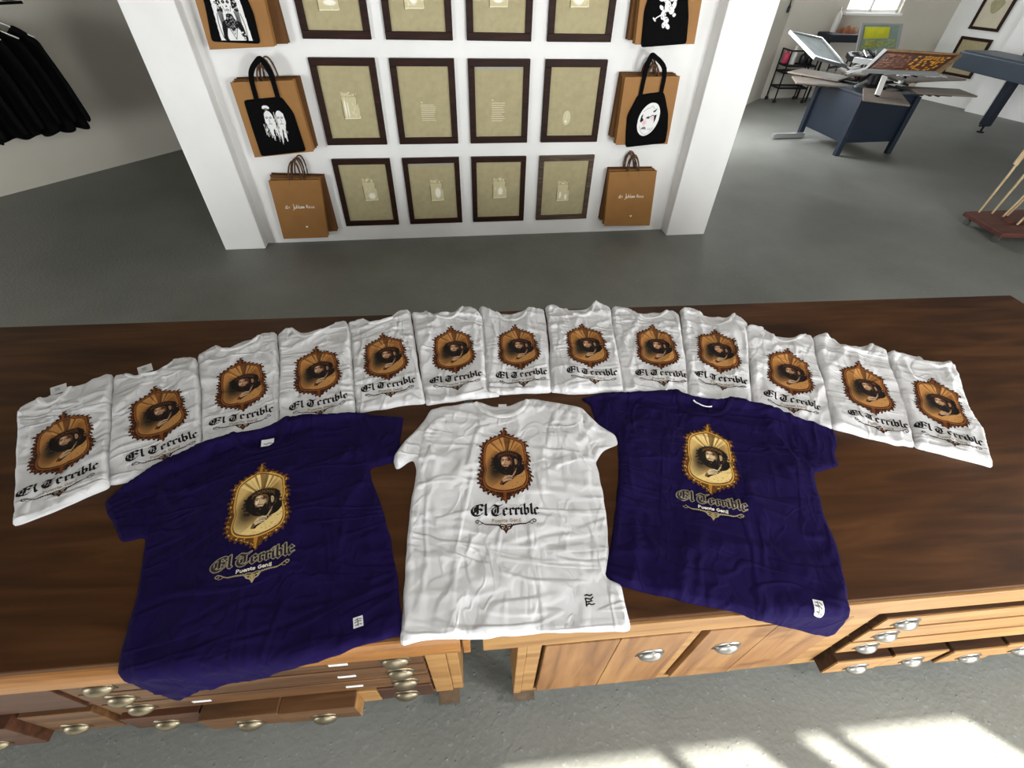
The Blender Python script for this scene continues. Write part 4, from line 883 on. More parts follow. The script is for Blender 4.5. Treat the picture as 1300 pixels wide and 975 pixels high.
        for r in range(4):
            fs = s.F[reg == r]
            if not len(fs): continue
            used, inv = np.unique(fs, return_inverse=True); fs2 = inv.reshape(fs.shape)
            vv = W[used]; extra_v = []; extra_f = []; mp = {o: i for i, o in enumerate(used)}
            for (a, b), fi in ed.items():
                if reg[fi] == r and (b, a) not in ed:
                    k = len(used) + len(extra_v); extra_v += [Wb[a], Wb[b]]
                    extra_f += [(mp[b], mp[a], k), (mp[b], k, k+1)]
            if extra_v: vv = np.r_[vv, np.array(extra_v)]; fs2 = np.r_[fs2, np.array(extra_f)]
            mesh_fast(names[r][0], vv, fs2, names[r][1], root, True)
        # ribbed neckband: back part along the rear neckline, front part along the curve
        s.band(root, smooth_poly(neck, 8, False), .017 if 'seams' in s.data else .014, mats[1])
        return root
    def band(s, root, curve, w, mat):
        d = np.gradient(curve, axis=0); d /= np.hypot(*d.T)[:, None]; nrm = np.c_[d[:, 1], -d[:, 0]]
        rows = []; fr = np.linspace(0, 1, 6)
        for t in fr:
            p = curve + nrm*w*t; H = s.height(p[:, 0], p[:, 1]); bump = .0034*math.sin(math.pi*min(max(t, .02), .98))**.5 + .0004
            rows.append(s.place(p[:, 0], p[:, 1], np.maximum(H, .002) + bump))
        v = np.concatenate(rows); n = len(curve); f = []
        for i in range(len(fr)-1):
            for j in range(n-1): f.append((i*n+j, (i+1)*n+j, (i+1)*n+j+1, i*n+j+1))
        # lip under the upper edge
        low = rows[0].copy(); low[:, 2] -= .004; b = len(v); v = np.r_[v, low]
        for j in range(n-1): f.append((j, j+1, b+j+1, b+j))
        mesh_fast('neckband', v, np.array(f), mat, root, True)
    def prints(s, root, key):
        for nm, (u, v, col, f) in zip(('portrait_print', 'lettering_print'), PRINTS[key]):
            H = s.height(u, v) + .0009
            mesh_fast(nm, s.place(u, v, H), f, M['ink'], root, True, col)
    def patch(s, root, name, cu, cv, w, h, mat, paint=None, rot=0.0, lift=.0012, step=.001):
        c = Canvas(-w/2, w/2, -h/2, h/2, step)
        c.poly([(-w, -h), (w, -h), (w, h), (-w, h)], hexc('e4e4e6'))
        if paint: paint(c)
        u, v, col, f = c.mesh_data(); ca, sa = math.cos(rot), math.sin(rot)
        uu, vv = cu + u*ca - v*sa, cv + u*sa + v*ca
        H = s.height(uu, vv) + lift
        return mesh_fast(name, s.place(uu, vv, H), f, M['ink'], root, True, col)

def folded_wrinkles(seed, amp):
    n1, n2, n3, n4 = Noise2(seed), Noise2(seed+50), Noise2(seed+90), Noise2(seed+130)
    rs = np.random.RandomState(seed); th = rs.uniform(-.35, .35)
    def fn(U, V, d, s):
        u = U*math.cos(th) + V*math.sin(th); v = -U*math.sin(th) + V*math.cos(th)
        wx = .5*n3(u*7, v*7)
        top = np.clip((V-.18)/.2, 0, 1)
        z = amp*(1-np.abs(n1(u*17 + wx, v*7 + wx)))**3*.9 + amp*.8*(1-np.abs(n2(u*9 - wx*1.5, v*16 + wx)))**4*(.35 + .9*top) + amp*.9*n4(u*9, v*6)
        # calmer cloth under the print
        calm = np.exp(-((U/.075)**2 + ((V-.13)/.13)**2)**2)
        return z*(1 - .55*calm) + (.0012*np.abs(n1(u*31, v*31)))
    return fn
FOLD_POLYS = []
def drape_lift(s, U, V):
    X, Y = s.world_xy(U, V); z = np.zeros(np.shape(U))
    for poly in FOLD_POLYS:
        d = seg_dist(X, Y, poly, True); ins = inside(X, Y, poly)
        z = np.maximum(z, np.where(ins, 1.0, np.clip(1 - d/.035, 0, 1)))
    z = z*z*(3-2*z)
    return z*.0155
def big_wrinkles(seed, amp, creases=(), drape=True):
    n1, n2, n3, n4 = Noise2(seed), Noise2(seed+50), Noise2(seed+90), Noise2(seed+130)
    def fn(U, V, d, s):
        wx = .6*n3(U*4, V*4)
        z = amp*1.3*n4(U*5.5 + wx, V*4) + amp*.9*(1-np.abs(n1(U*9 + wx, V*4.5 - wx)))**3 + amp*.7*(1-np.abs(n2(U*5 - wx, V*11 + wx)))**5
        # gathers near the shoulders and armholes
        sh = np.exp(-((np.abs(U)-.24)/.09)**2 - ((V-.27)/.12)**2)
        z = z + sh*amp*1.5*(1-np.abs(n2(U*16 + V*9, V*7 - U*8)))**3
        # fine puckers of the hem
        z = z + .0007*n1(U*60, V*9)
        for (x0, y0, x1, y1, a, w) in creases:
            dx, dy = x1-x0, y1-y0; L = math.hypot(dx, dy); t = ((U-x0)*dx + (V-y0)*dy)/L; q = ((U-x0)*-dy + (V-y0)*dx)/L
            q = q + .004*n3(t*12, t*0 + seed)
            fade = np.clip(t/.04, 0, 1)*np.clip((L-t)/.04, 0, 1)
            z = z + a*np.exp(-np.abs(q)/w)*fade
        z = z - .0011*np.exp(-((d-.021)/.0035)**2)*(V < -.12) + .0012*np.exp(-((d-.012)/.007)**2)*(V < -.12)*(1+n1(U*70, V*10))
        calm = np.exp(-((U/.10)**2 + ((V-.13)/.16)**2)**2)
        z = z*(1-.5*calm)
        return z + (drape_lift(s, U, V) if drape else 0)
    return fn

ORD = ['leftmost', 'second', 'third', 'fourth', 'fifth', 'sixth', 'seventh', 'eighth', 'ninth', 'tenth', 'eleventh', 'twelfth', 'rightmost']
NOTE = {1: 'neck tag flipped up', 2: 'neck tag standing up', 3: 'lower corner under the purple shirt',
        4: 'lower left corner under the purple shirt', 5: 'right of the purple collar', 6: 'above the white shirt\'s left shoulder', 7: 'above the white shirt\'s collar', 8: 'with a rolled left shoulder',
        9: 'crumpled along its left side', 10: 'with a deep collar dip', 11: 'tilted behind the right purple sleeve', 12: 'with a rippled lower hem', 13: 'with a pointed lower corner'}
GROUP = 'folded white T-shirts fanned in an arc'
for k in range(1, 14):
    dct = SHIRTS[k]; ca, sa = math.cos(dct['ang']), math.sin(dct['ang'])
    FOLD_POLYS.append(np.array([(dct['pos'][0] + u*ca - v*sa, dct['pos'][1] + u*sa + v*ca) for u, v in dct['outline']]))
for k in range(1, 14):
    dct = SHIRTS[k]
    t = thing('folded_shirt', '%s folded white T-shirt of the row, %s' % (ORD[k-1], NOTE[k]), 'T-shirt', (dct['pos'][0], dct['pos'][1], TOPZ + .0004), dct['ang'], GROUP)
    s = Shirt(k, dct, .0075, .012, folded_wrinkles(10+k, .0100 if k in (8, 9, 10, 11, 12, 13, 6) else .0078))
    s.build(t, (M['white_cloth'], M['white_rib'])); s.prints(t, 'white_small')
    if 'label' in dct:
        lu, lv = dct['label']; mb = MB()
        mb.add([(lu-.020, lv-.022, .006), (lu+.022, lv-.020, .006), (lu+.021, lv+.016, .010), (lu-.021, lv+.014, .010), (lu-.020, lv-.022, .0068), (lu+.022, lv-.020, .0068), (lu+.021, lv+.016, .0108), (lu-.021, lv+.014, .0108)],
               [(3,2,1,0),(4,5,6,7),(0,1,5,4),(1,2,6,5),(2,3,7,6),(3,0,4,7)])
        tag(mb.build('neck_label', M['label_white'], t), 'white neck tag')
        c = Canvas(-.014, .014, -.010, .010, .001)
        for i, (y, w) in enumerate(((.006, .010), (.001, .007), (-.004, .009))): c.stroke([(-w, y), (w*.6, y)], .0014, hexc('6a6a6a'))
        u, v, col, f = c.mesh_data(); zz = .0069 + (v + .019)/.036*.004 + .0006
        mesh_fast('tag_print', np.c_[lu + u, lv + v - .003, zz], f, M['ink'], t, False, col)

def size_tag(c):
    for p in ([(-.006, .0055), (-.001, .006)], [(.002, .0065), (.007, .005)], [(-.007, 0), (-.002, .001)], [(.001, .002), (.006, .0005)], [(-.006, -.006), (.0, -.005)], [(.003, -.005), (.007, -.0065)], [(-.001, .008), (0, -.008)]):
        c.stroke(p, .0022, hexc('55554e'), False)
BIG = {
 'PL': ('purple_shirt', 'large purple T-shirt at the left, hem hanging over the worktop edge', 'purple', (M['purple_cloth'], M['purple_rib']), big_wrinkles(3, .0066, [(-.10,-.20,.05,-.26,.003,.010), (.30,.20,.18,.05,.004,.012), (.05,-.255,.22,-.18,.003,.012), (-.30,-.05,-.22,-.26,.003,.014)])),
 'PR': ('purple_shirt', 'purple T-shirt at the right, slanted, one hem corner hanging over the pine edge', 'purple', (M['purple_cloth'], M['purple_rib']), big_wrinkles(8, .0074, [(-.27,.23,-.12,.10,.006,.010), (-.25,.16,-.20,-.10,.004,.012), (-.24,-.22,-.05,-.15,.004,.012), (.05,-.07,.13,-.30,.003,.008), (.16,.28,.24,.10,.005,.012), (.10,.0,.23,-.17,.003,.010)])),
 'W': ('white_shirt', 'white T-shirt lying open between the two purple T-shirts', 'white', (M['white_cloth'], M['white_rib']), big_wrinkles(21, .0062, [(-.20,-.055,-.02,-.045,.0035,.006), (-.02,-.085,.10,-.055,.003,.006), (.02,-.045,.20,-.050,.003,.006), (-.16,-.10,.02,-.075,.0035,.006), (-.125,-.30,-.13,.30,.0022,.010), (.055,-.30,.06,-.05,.0025,.010), (.11,.05,.12,.33,.0030,.008), (-.13,.10,-.06,.25,.003,.008), (.20,.22,.24,.05,.004,.010), (-.22,.30,-.20,.10,.004,.010), (.17,.25,.19,-.06,.0028,.008)])),
}
for k, (nm, lab, pk, mats, hf) in BIG.items():
    dct = SHIRTS[k]
    z0 = TOPZ + (.0008 if k == 'W' else .0004)
    t = thing(nm, lab, 'T-shirt', (dct['pos'][0], dct['pos'][1], z0), dct['ang'])
    s = Shirt(k, dct, .0085, .0062 if k == 'W' else .0050, hf)
    s.build(t, mats); s.prints(t, pk)
    lu, lv = dct['label']
    if k == 'PR':
        c_ = smooth_poly([(lu-.026, lv+.008), (lu-.008, lv-.004), (lu+.014, lv-.007), (lu+.030, lv-.004)], 5, False)
        s.band(t, c_, .004, M['label_white']); t.children[-1].name = 'neck_label'; t.children[-1]['label'] = 'white neck tape'
    else:
        def lab_(c):
            c.stroke([(-.010, -.004), (-.002, -.006), (.003, -.002), (.011, -.005)], .0035, hexc('77777c'), False)
        o = s.patch(t, 'neck_label', lu, lv-.002, .034 if k == 'PL' else .026, .026 if k == 'PL' else .016, None, lab_ if k == 'PL' else None, lift=.002); o['label'] = 'white neck label'
    tu, tv = dct['tag']
    if k == 'W':
        c = Canvas(-.014, .014, -.018, .018, .001)
        for p in ([(-.009, .011), (-.003, .0125), (.002, .010), (.008, .0125)], [(-.008, .003), (-.006, .005), (.004, .002), (.009, .0065)], [(-.008, .005), (-.0075, -.012)], [(-.006, -.003), (.006, -.0015)], [(-.008, -.010), (-.001, -.0065), (.004, -.010), (.011, -.008)]):
            c.stroke(p, .0032, hexc('1d1c1c'))
        u, v, col, f = c.mesh_data(); H = s.height(u + tu, v + tv) + .0009
        mesh_fast('hem_print', s.place(u + tu, v + tv, H), f, M['ink'], t, True, col)
    else:
        o = s.patch(t, 'hem_tag', tu, tv, .021, .023, None, size_tag); o['label'] = 'white hem tag'

# ------------------------------------------------------------------ things on the display wall
def WM(p, o):  # wall coordinates (u, v, d) -> coordinates local to thing o (o sits unrotated at its location)
    return wp(p[0], p[1], p[2]) - Vector(o.location)
def wall_sheet(o, name, canvas, uc, vc, d, shear=0.0, thr=0.5):
    u, v, col, f = canvas.mesh_data(thr)
    a = np.array(WM((uc, vc, d), o)); W = np.array(WU)
    vv = a[None, :] + (u + shear*v)[:, None]*W[None, :]; vv[:, 2] += v
    return mesh_fast(name, vv, f, M['ink'], o, False, col)
rs_ = np.random.RandomState(5)
def pouch(c, w, h, bright, seed):
    """small translucent cloth pouch motif with pale print"""
    r = np.random.RandomState(seed); base = np.array(hexc('cdc49c')); pale = np.array(hexc('f2ecd2')); dk = np.array(hexc('7c7350'))
    pts = [(-w*.5, -h*.5), (w*.5, -h*.48), (w*.46, h*.1), (w*.40, h*.30), (w*.46, h*.46), (w*.25, h*.42), (w*.05, h*.5), (-w*.2, h*.44), (-w*.46, h*.5), (-w*.42, h*.30), (-w*.5, h*.1)]
    c.poly(pts, base); c.stroke([(-w*.47, h*.45), (-w*.47, -h*.5)], .007, dk, False); c.stroke([(w*.36, h*.42), (w*.44, h*.2), (w*.40, h*.05)], .005, dk, False); c.stroke([(-w*.4, h*.34), (0, h*.31), (w*.38, h*.34)], .003, dk, False, .7)
    c.stroke([(w*.47, h*.1), (w*.49, -h*.46), (-w*.44, -h*.47)], .0035, pale, False, .9)
    for k in range(7): c.stroke([(r.uniform(-.3, .3)*w, h*.33), (r.uniform(-.36, .36)*w, h*.47)], .0025, pale if k % 2 else dk, False, .8)
    for (x, y, rx, ry) in bright: c.blob((x*w, y*h), (rx*w, ry*h), hexc('f6f3e6'), .95, soft=.35)
    for k in range(9):
        x, y = r.uniform(-.3, .3)*w, r.uniform(-.4, .1)*h; c.stroke([(x, y), (x + r.uniform(-.1, .1)*w, y + r.uniform(-.12, .12)*h)], .0025, pale, False, .85)
def textblock(c, w, h, seed):
    r = np.random.RandomState(seed); n = 9
    for k in range(n):
        y = h*.38 - k*h*.88/n; x = -w*.45
        while x < w*(.3 + .18*r.rand()):
            L = r.uniform(.006, .016); c.stroke([(x, y), (x+L, y)], .0042, hexc('d8d2b4'), al=1); x += L + .004
    c.stroke([(-w*.42, h*.52), (-w*.32, h*.49)], .006, hexc('d8d2b4'))
ROWN = {0: 'top', 1: 'middle', 2: 'bottom'}; COLN = ('leftmost', 'second', 'third', 'rightmost')
FU0 = (0.603, 1.084, 1.572, 2.072); FW = (0.396, 0.402, 0.400, 0.412)
FV = {0: (1.278, 1.765), 1: (0.696, 1.186), 2: (0.125, 0.604)}
MOT = {(2,0): ('p', .825, .392, .100, .165, [(.1,-.28,.28,.16)], 'a pouch motif with a white swirl'), (2,1): ('p', 1.308, .376, .098, .160, [(.08,-.12,.26,.26)], 'a pouch motif with a white horse-like patch'),
       (2,2): ('p', 1.778, .382, .108, .155, [(.06,-.16,.20,.2)], 'a pouch motif with a small white dot'), (2,3): ('p', 2.270, .347, .100, .155, [(-.2,-.2,.1,.2), (.25,-.3,.12,.16)], 'a torn pouch motif, frame worn grey'),
       (1,0): ('p', .800, .929, .108, .158, [(-.3,-.1,.06,.4), (-.15,-.15,.04,.36)], 'a pouch motif with white stripes'), (1,1): ('t', 1.295, .888, .095, .115, None, 'a faint block of white text at right'),
       (1,2): ('t', 1.762, .890, .090, .135, None, 'a clear block of white text'), (1,3): ('m', 2.245, .850, .06, .10, None, 'only a faint pale mark'),
       (0,0): ('p', .782, 1.485, .120, .155, [(.1,-.25,.35,.1)], 'a pouch motif, creased linen'), (0,1): ('p', 1.268, 1.50, .118, .155, [(0,-.1,.25,.3)], 'a pouch motif with a pale drawing'),
       (0,2): ('p', 1.765, 1.515, .115, .155, [(0,-.25,.3,.12)], 'a pouch motif, linen slack at left'), (0,3): ('p', 2.258, 1.522, .120, .155, [(-.05,-.2,.34,.24)], 'a pouch motif and pale lines')}
for (r, cidx), (kind, mu, mv, mw, mh, br, note) in MOT.items():
    u0 = FU0[cidx]; u1 = u0 + FW[cidx]; v0, v1 = FV[r]; rw = .041 if r != 2 else .036
    t = thing('framed_linen', '%s framed linen of the %s row, %s' % (COLN[cidx], ROWN[r], note), 'picture', wp((u0+u1)/2, v0, 0), 0, 'framed linen screens on the white wall')
    mt = M['walnut_worn'] if (r, cidx) == (2, 3) else M['walnut']
    tilt = rs_.uniform(-.004, .004)
    def fb(a, b, c_, d): 
        m = wbox(MB(), a, b, c_, d, 0.001, 0.026); L = Vector(t.location); cc = wp((u0+u1)/2, (v0+v1)/2, 0)
        rot = Matrix.Rotation(tilt, 3, WN); return m.xform(lambda p: rot @ (p - cc) + cc - L)
    fb(u0, u1, v1-rw, v1).build('rail', mt, t, bevel=.002); fb(u0, u1, v0, v0+rw).build('rail', mt, t, bevel=.002)
    fb(u0, u0+rw, v0+rw+.0004, v1-rw-.0004).build('rail', mt, t, bevel=.002); fb(u1-rw, u1, v0+rw+.0004, v1-rw-.0004).build('rail', mt, t, bevel=.002)
    # slack linen
    nz = Noise2(70 + r*4 + cidx); n1, n2 = 22, 26; U, V = np.meshgrid(np.linspace(u0+rw*.8, u1-rw*.8, n1), np.linspace(v0+rw*.8, v1-rw*.8, n2))
    edge = np.minimum(np.minimum(U-U.min(), U.max()-U), np.minimum(V-V.min(), V.max()-V)); D = .012 + .0028*nz(U*9+V*5, V*6-U*3)*np.clip(edge/.05, 0, 1)
    def lin_d(u, v): return .012 + .0028*nz(u*9+v*5, v*6-u*3)
    pts = np.array([tuple(WM((a, b, c_), t)) for a, b, c_ in zip(U.ravel(), V.ravel(), D.ravel())]); idx = np.arange(n1*n2).reshape(n2, n1)
    fcs = np.stack([idx[:-1, :-1], idx[:-1, 1:], idx[1:, 1:], idx[1:, :-1]], -1).reshape(-1, 4)
    mesh_fast('linen_panel', pts, fcs, M['linen'], t, True)
    if v1 > 1.0 or True:
        wbox(MB(), u0+rw+.01, u1-rw-.01, v1-rw-.013, v1-rw-.001, .0145, .0155).xform(lambda p: p - Vector(t.location)).build('tape_strip', M['linen'] if (r+cidx) % 3 else M['tape_grey'], t)
    c = Canvas(-mw*.6, mw*.6, -mh*.6, mh*.6, .0022)
    if kind == 'p': pouch(c, mw, mh, br, 30 + r*4 + cidx)
    elif kind == 't': textblock(c, mw, mh, 5 + cidx)
    else:
        c.blob((0, 0), (.03, .05), hexc('cfc9a4'), 1, cover=True, soft=.2); c.blob((-.004, -.022), (.009, .010), hexc('f2efe0'), 1); c.stroke([(-.004, -.015), (.004, .03)], .003, hexc('e4dfc4'))
    wall_sheet(t, 'printed_motif', c, mu, mv, .0165)

# ---- kraft paper bags and black cotton totes hanging on the wall
def kraft_bag(label, front, d0, d1, mat, handle_top, open_top=True, text=None, hx=None, hsw=.0):
    """front: BL, BR, TR, TL in wall coordinates"""
    bl, br, tr, tl = front
    t = thing('kraft_bag', label, 'paper bag', wp((bl[0]+br[0])/2, bl[1], d0), 0, 'kraft bags hanging on the white wall')
    mb = MB(); F = [wp(*p, d1) for p in (bl, br, tr, tl)]; B = [wp(p[0], p[1], d0) for p in (bl, br, tr, tl)]
    th = .0018
    I = [wp(p[0] + s_*th, p[1], d1-th) for p, s_ in zip((bl, br, tr, tl), (1, -1, -1, 1))]; J = [wp(p[0] + s_*th, p[1], d0+th) for p, s_ in zip((bl, br, tr, tl), (1, -1, -1, 1))]
    ml = lambda s_, a: (wp(s_[0], s_[1], (d0+d1)/2) + WU*a)
    # gusset folds pushed in at the middle of each side
    gl0, gl1 = ml(bl, .012), ml(tl, .014); gr0, gr1 = ml(br, -.012), ml(tr, -.014)
    v = F + B + [gl0, gl1, gr0, gr1] + [p + Vector((0,0,.012)) for p in J[:2]] + [p + Vector((0,0,.012)) for p in I[:2]]
    f = [(0,1,2,3), (5,4,7,6), (0,3,9,8), (8,9,7,4), (1,10,11,2), (10,5,6,11), (0,8,4,5,10,1)]
    mb.add(v[:12], f); 
    mb.xform(lambda p: p - Vector(t.location))
    o = mb.build('paper_body', mat, t); s_ = o.modifiers.new('paper', 'SOLIDIFY'); s_.thickness = .0015; s_.offset = -1
    # turned-over rim at the mouth
    rm = MB(); wbox(rm, tl[0]+.001, tr[0]-.001, tl[1]-.030, tl[1]-.002, d1+.0002, d1+.0012)
    # twisted cord handles
    hc = hx if hx is not None else (tl[0]+tr[0])/2
    for dd, shx, shz in ((d1-.004, 0, 0), (d0+.006, .010, .004), ((d0+d1)/2, -.007, -.010)):
        pts = []
        for k in range(13):
            a = math.pi*k/12; sk = hsw*math.sin(a)
            pts.append(wp(hc + shx - .042*math.cos(a) + sk, tl[1]-.035 + (handle_top+shz-tl[1]+.035)*math.sin(a)**.8, dd) - Vector(t.location))
        MB().tube(pts, .0046, 6).build('cord_handle', M['paper_cord'], t, smooth=True)
    if text:
        c = Canvas(-.125, .125, -.17, .06, .0016); tx = hexc('f0e6d4')
        scr(c, text, tx)
        sh = (tl[0]-bl[0])/(tl[1]-bl[1])
        wall_sheet(t, 'printed_script', c, text[0], text[1], d1+.0012, shear=sh)
    return t
def scr(c, text, col):
    """loose handwritten line: three joined words and a small heart-like mark below"""
    U = -.100
    words = ([(0,0),(4,9),(8,10),(6,3),(1,1),(9,0)], [(12,6),(13,0)], [(13,5),(17,7)])
    for w in words: c.stroke(smooth_poly([(U + a*.0019, b*.0019) for a, b in w], 4, False), .0036, col)
    U = -.052
    for w in ([(4,14),(6,14),(5,-4),(1,-6)], [(8,6),(8,0),(12,0),(13,6),(13,0)], [(16,13),(16,0)], [(16,5),(20,6),(20,0)], [(24,13),(24,1),(27,0)], [(32,5),(28,6),(28,0),(32,1),(33,6),(33,0)], [(36,6),(36,0),(36,5),(39,6),(39,0),(42,6),(43,0)]):
        c.stroke(smooth_poly([(U + a*.0019, b*.0019) for a, b in w], 4, False), .0038, col)
    U = .046
    for w in ([(0,0),(0,11),(5,10),(4,6),(0,5),(6,0)], [(12,6),(8,5),(9,0),(13,2),(12,6)], [(17,6),(17,0),(21,1),(21,6)], [(25,6),(28,5),(24,0),(28,0)]):
        c.stroke(smooth_poly([(U + a*.0019, b*.0019) for a, b in w], 4, False), .0034, col)
    hx, hy = text[2], text[3]
    c.blob((hx-.004, hy), (.0062, .0062), col, 1, cover=True, soft=.3); c.blob((hx+.004, hy), (.0062, .0062), col, 1, cover=True, soft=.3); c.poly([(hx-.0095, hy-.001), (hx+.0095, hy-.001), (hx, hy-.011)], col)
def hook(u, v, d):
    t = thing('wall_hook', 'small hook', 'hook', wp(u, v, 0)); return t

def tote_bag(label, outline, d, strap_l, strap_r, top, paint, pc, psz, step=.0020, shear=0.0):
    cu = sum(p[0] for p in outline)/len(outline); cv = min(p[1] for p in outline)
    t = thing('tote_bag', label, 'tote bag', wp(cu, cv, d), 0, 'black cotton totes hanging in front of kraft bags')
    out = resample(outline, .012); lo, hi = out.min(0), out.max(0)
    gx, gy = np.meshgrid(np.arange(lo[0], hi[0], .014), np.arange(lo[1], hi[1], .014)); gx, gy = gx.ravel(), gy.ravel()
    ok = inside(gx, gy, out); gx, gy = gx[ok], gy[ok]; ok = seg_dist(gx, gy, out, True) > .006; gx, gy = gx[ok], gy[ok]
    v, e, f, *_r = geometry.delaunay_2d_cdt([Vector(p) for p in out] + [Vector(p) for p in np.c_[gx, gy]], [], [list(range(len(out)))], 1, 1e-6)
    P_ = np.array([(p.x, p.y) for p in v]); F_ = np.array([q for q in f if len(q) == 3])
    nz = Noise2(int(cu*100)); ds = seg_dist(P_[:, 0], P_[:, 1], out, True)
    def hz(u, v): 
        dd = seg_dist(u, v, out, True); return d + .002 + (.006 + .003*nz(u*11, v*5))*np.clip(dd/.03, 0, 1)
    front = np.array([tuple(WM((a, b, c_), t)) for (a, b), c_ in zip(P_, hz(P_[:, 0], P_[:, 1]))]); back = np.array([tuple(WM((a, b, d), t)) for a, b in P_])
    n = len(P_); A, B, C_ = P_[F_[:, 0]], P_[F_[:, 1]], P_[F_[:, 2]]
    fl = ((B-A)[:, 0]*(C_-A)[:, 1] - (B-A)[:, 1]*(C_-A)[:, 0]) < 0; F_[fl] = F_[fl][:, ::-1]
    ed = set(); 
    for q in F_: ed |= {(q[0], q[1]), (q[1], q[2]), (q[2], q[0])}
    side = []
    for a, b in ed:
        if (b, a) not in ed: side += [(b, a, a+n), (b, a+n, b+n)]
    mesh_fast('cloth_body', np.r_[front, back], np.r_[F_, F_[:, ::-1]+n, np.array(side)], M['black_cloth'], t, True)
    # two shoulder straps meeting on the hook
    for dd, w in ((d+.006, .028), (d-.006, .026)):
        pts, sd = [], []
        (lx, ly), (rx, ry), (tx, ty) = strap_l, strap_r, top
        k_ = smooth_poly([(lx, ly-.02), (lx, ly), (lx + (tx-lx)*.15, ly + (ty-ly)*.6), (tx - .012, ty-.012), (tx+.012, ty-.010), (rx + (tx-rx)*.10, ry + (ty-ry)*.62), (rx, ry), (rx, ry-.02)], 5, False)
        g = np.gradient(k_, axis=0); g /= np.hypot(*g.T)[:, None]
        for (a, b), (ga, gb) in zip(k_, g):
            pts.append(WM((a, b, dd), t)); s_ = WU*(gb) + Vector((0, 0, -ga)); s_ = s_*.75 + WN*.25*(1-abs(gb)); sd.append(s_.normalized())
        MB().ribbon(pts, w, .0025, sd).build('shoulder_strap', M['black_cloth'], t)
    c = Canvas(-psz[0]/2, psz[0]/2, -psz[1]/2, psz[1]/2, step); paint(c)
    u, v_, col, f_ = c.mesh_data(); uu = pc[0] + u + shear*v_; vv = pc[1] + v_
    pts = np.array([tuple(WM((a, b, c_), t)) for a, b, c_ in zip(uu, vv, hz(uu, vv) + .0015)])
    mesh_fast('white_print', pts, f_, M['ink'], t, False, col)
    return t
WHT, BLK, PNK = hexc('e8e8e6'), hexc('0b0b0c'), hexc('e79aa8')
def paint_two_faces(c):
    r = np.random.RandomState(2)
    for k in range(46):  # hair strands
        x = r.uniform(-.072, .072); y = r.uniform(-.02, .085); c.stroke([(x, y), (x*.92 + r.uniform(-.006, .006), y - r.uniform(.03, .06))], r.uniform(.0016, .004), WHT)
    for k in range(26):
        x = r.uniform(-.05, .055); y = r.uniform(-.03, .0); c.stroke([(x, y), (x*.8 + r.uniform(-.01, .01), y - r.uniform(.05, .10))], [.005, .0012], WHT)
    for cx, s_ in ((-.028, 1), (.040, -1)):
        c.blob((cx, .035), (.030, .050), WHT, 1, cover=True, soft=.15)
        c.blob((cx + .004*s_, .005), (.022, .03), WHT, 1, cover=True, soft=.2)
        for ex in (-.012, .010):
            c.stroke([(cx+ex-.007, .043), (cx+ex, .047), (cx+ex+.008, .044)], .0035, BLK, False); c.blob((cx+ex, .039), (.006, .003), BLK, 1, soft=.4)
        c.stroke([(cx+.001, .036), (cx-.003*s_, .020), (cx+.004, .018)], .0022, BLK, False); c.stroke([(cx-.009, .007), (cx, .010), (cx+.009, .006)], .0034, BLK, False)
        c.stroke([(cx-.026*s_, .07), (cx-.030*s_, .02), (cx-.022*s_, -.03)], .006, BLK, False)
    c.blob((-.030, .098), (.024, .014), WHT, 1, cover=True, soft=.2); c.stroke([(-.055, .086), (-.030, .092), (-.006, .084)], .007, BLK, False)
    for k in range(7): c.stroke([(.004 + .003*k, .07), (.006 + .002*k, -.07 + .01*k)], .0022, BLK if k % 2 else WHT, False)
def paint_oval(c):
    al = .26
    def rot(p): return [(x*math.cos(-al) - y*math.sin(-al), x*math.sin(-al) + y*math.cos(-al)) for x, y in p]
    e = [(.074*math.cos(a), .104*math.sin(a)) for a in np.linspace(0, 2*math.pi, 40)[:-1]]
    c.poly(rot(e), WHT)
    c.blob((-.028, -.018), (.022, .024), PNK, .75, soft=.8); c.blob((.030, .012), (.026, .026), PNK, .45, soft=.9)
    c.poly([(-.056, .022), (-.044, .036), (-.046, .012), (-.034, -.002), (-.050, -.018), (-.060, -.01)], BLK, False)
    c.stroke(smooth_poly([(-.020, .008), (-.006, .018), (.010, .016), (.024, .026), (.034, .022)], 4, False), .0045, BLK, False); c.blob((-.004, .010), (.012, .006), BLK, 1, soft=.4)
    c.poly([(.036, .026), (.054, .030), (.052, .006), (.044, -.024), (.040, -.006)], BLK, False)
    c.stroke([(.030, .046), (.044, .062)], .007, BLK, False); c.stroke([(.026, .052), (.040, .050)], .006, BLK, False)
    c.stroke(smooth_poly([(-.040, -.058), (-.028, -.048), (-.014, -.050), (-.010, -.060)], 4, False), .0055, BLK, False); c.blob((-.024, -.056), (.012, .005), BLK, .9)
    g = hexc('8c8c8c')
    c.stroke(smooth_poly([(-.046, .048), (-.020, .066), (.0, .072), (.014, .082), (.030, .064)], 4, False), .0026, g, False)
    c.stroke(smooth_poly([(-.056, -.040), (-.040, -.075), (-.010, -.092), (.024, -.080), (.044, -.048)], 4, False), .0024, g, False)
    for k in range(7): c.stroke([(.0 + .006*k, -.062 - .002*k), (.012 + .006*k, -.054)], .0014, g, False)
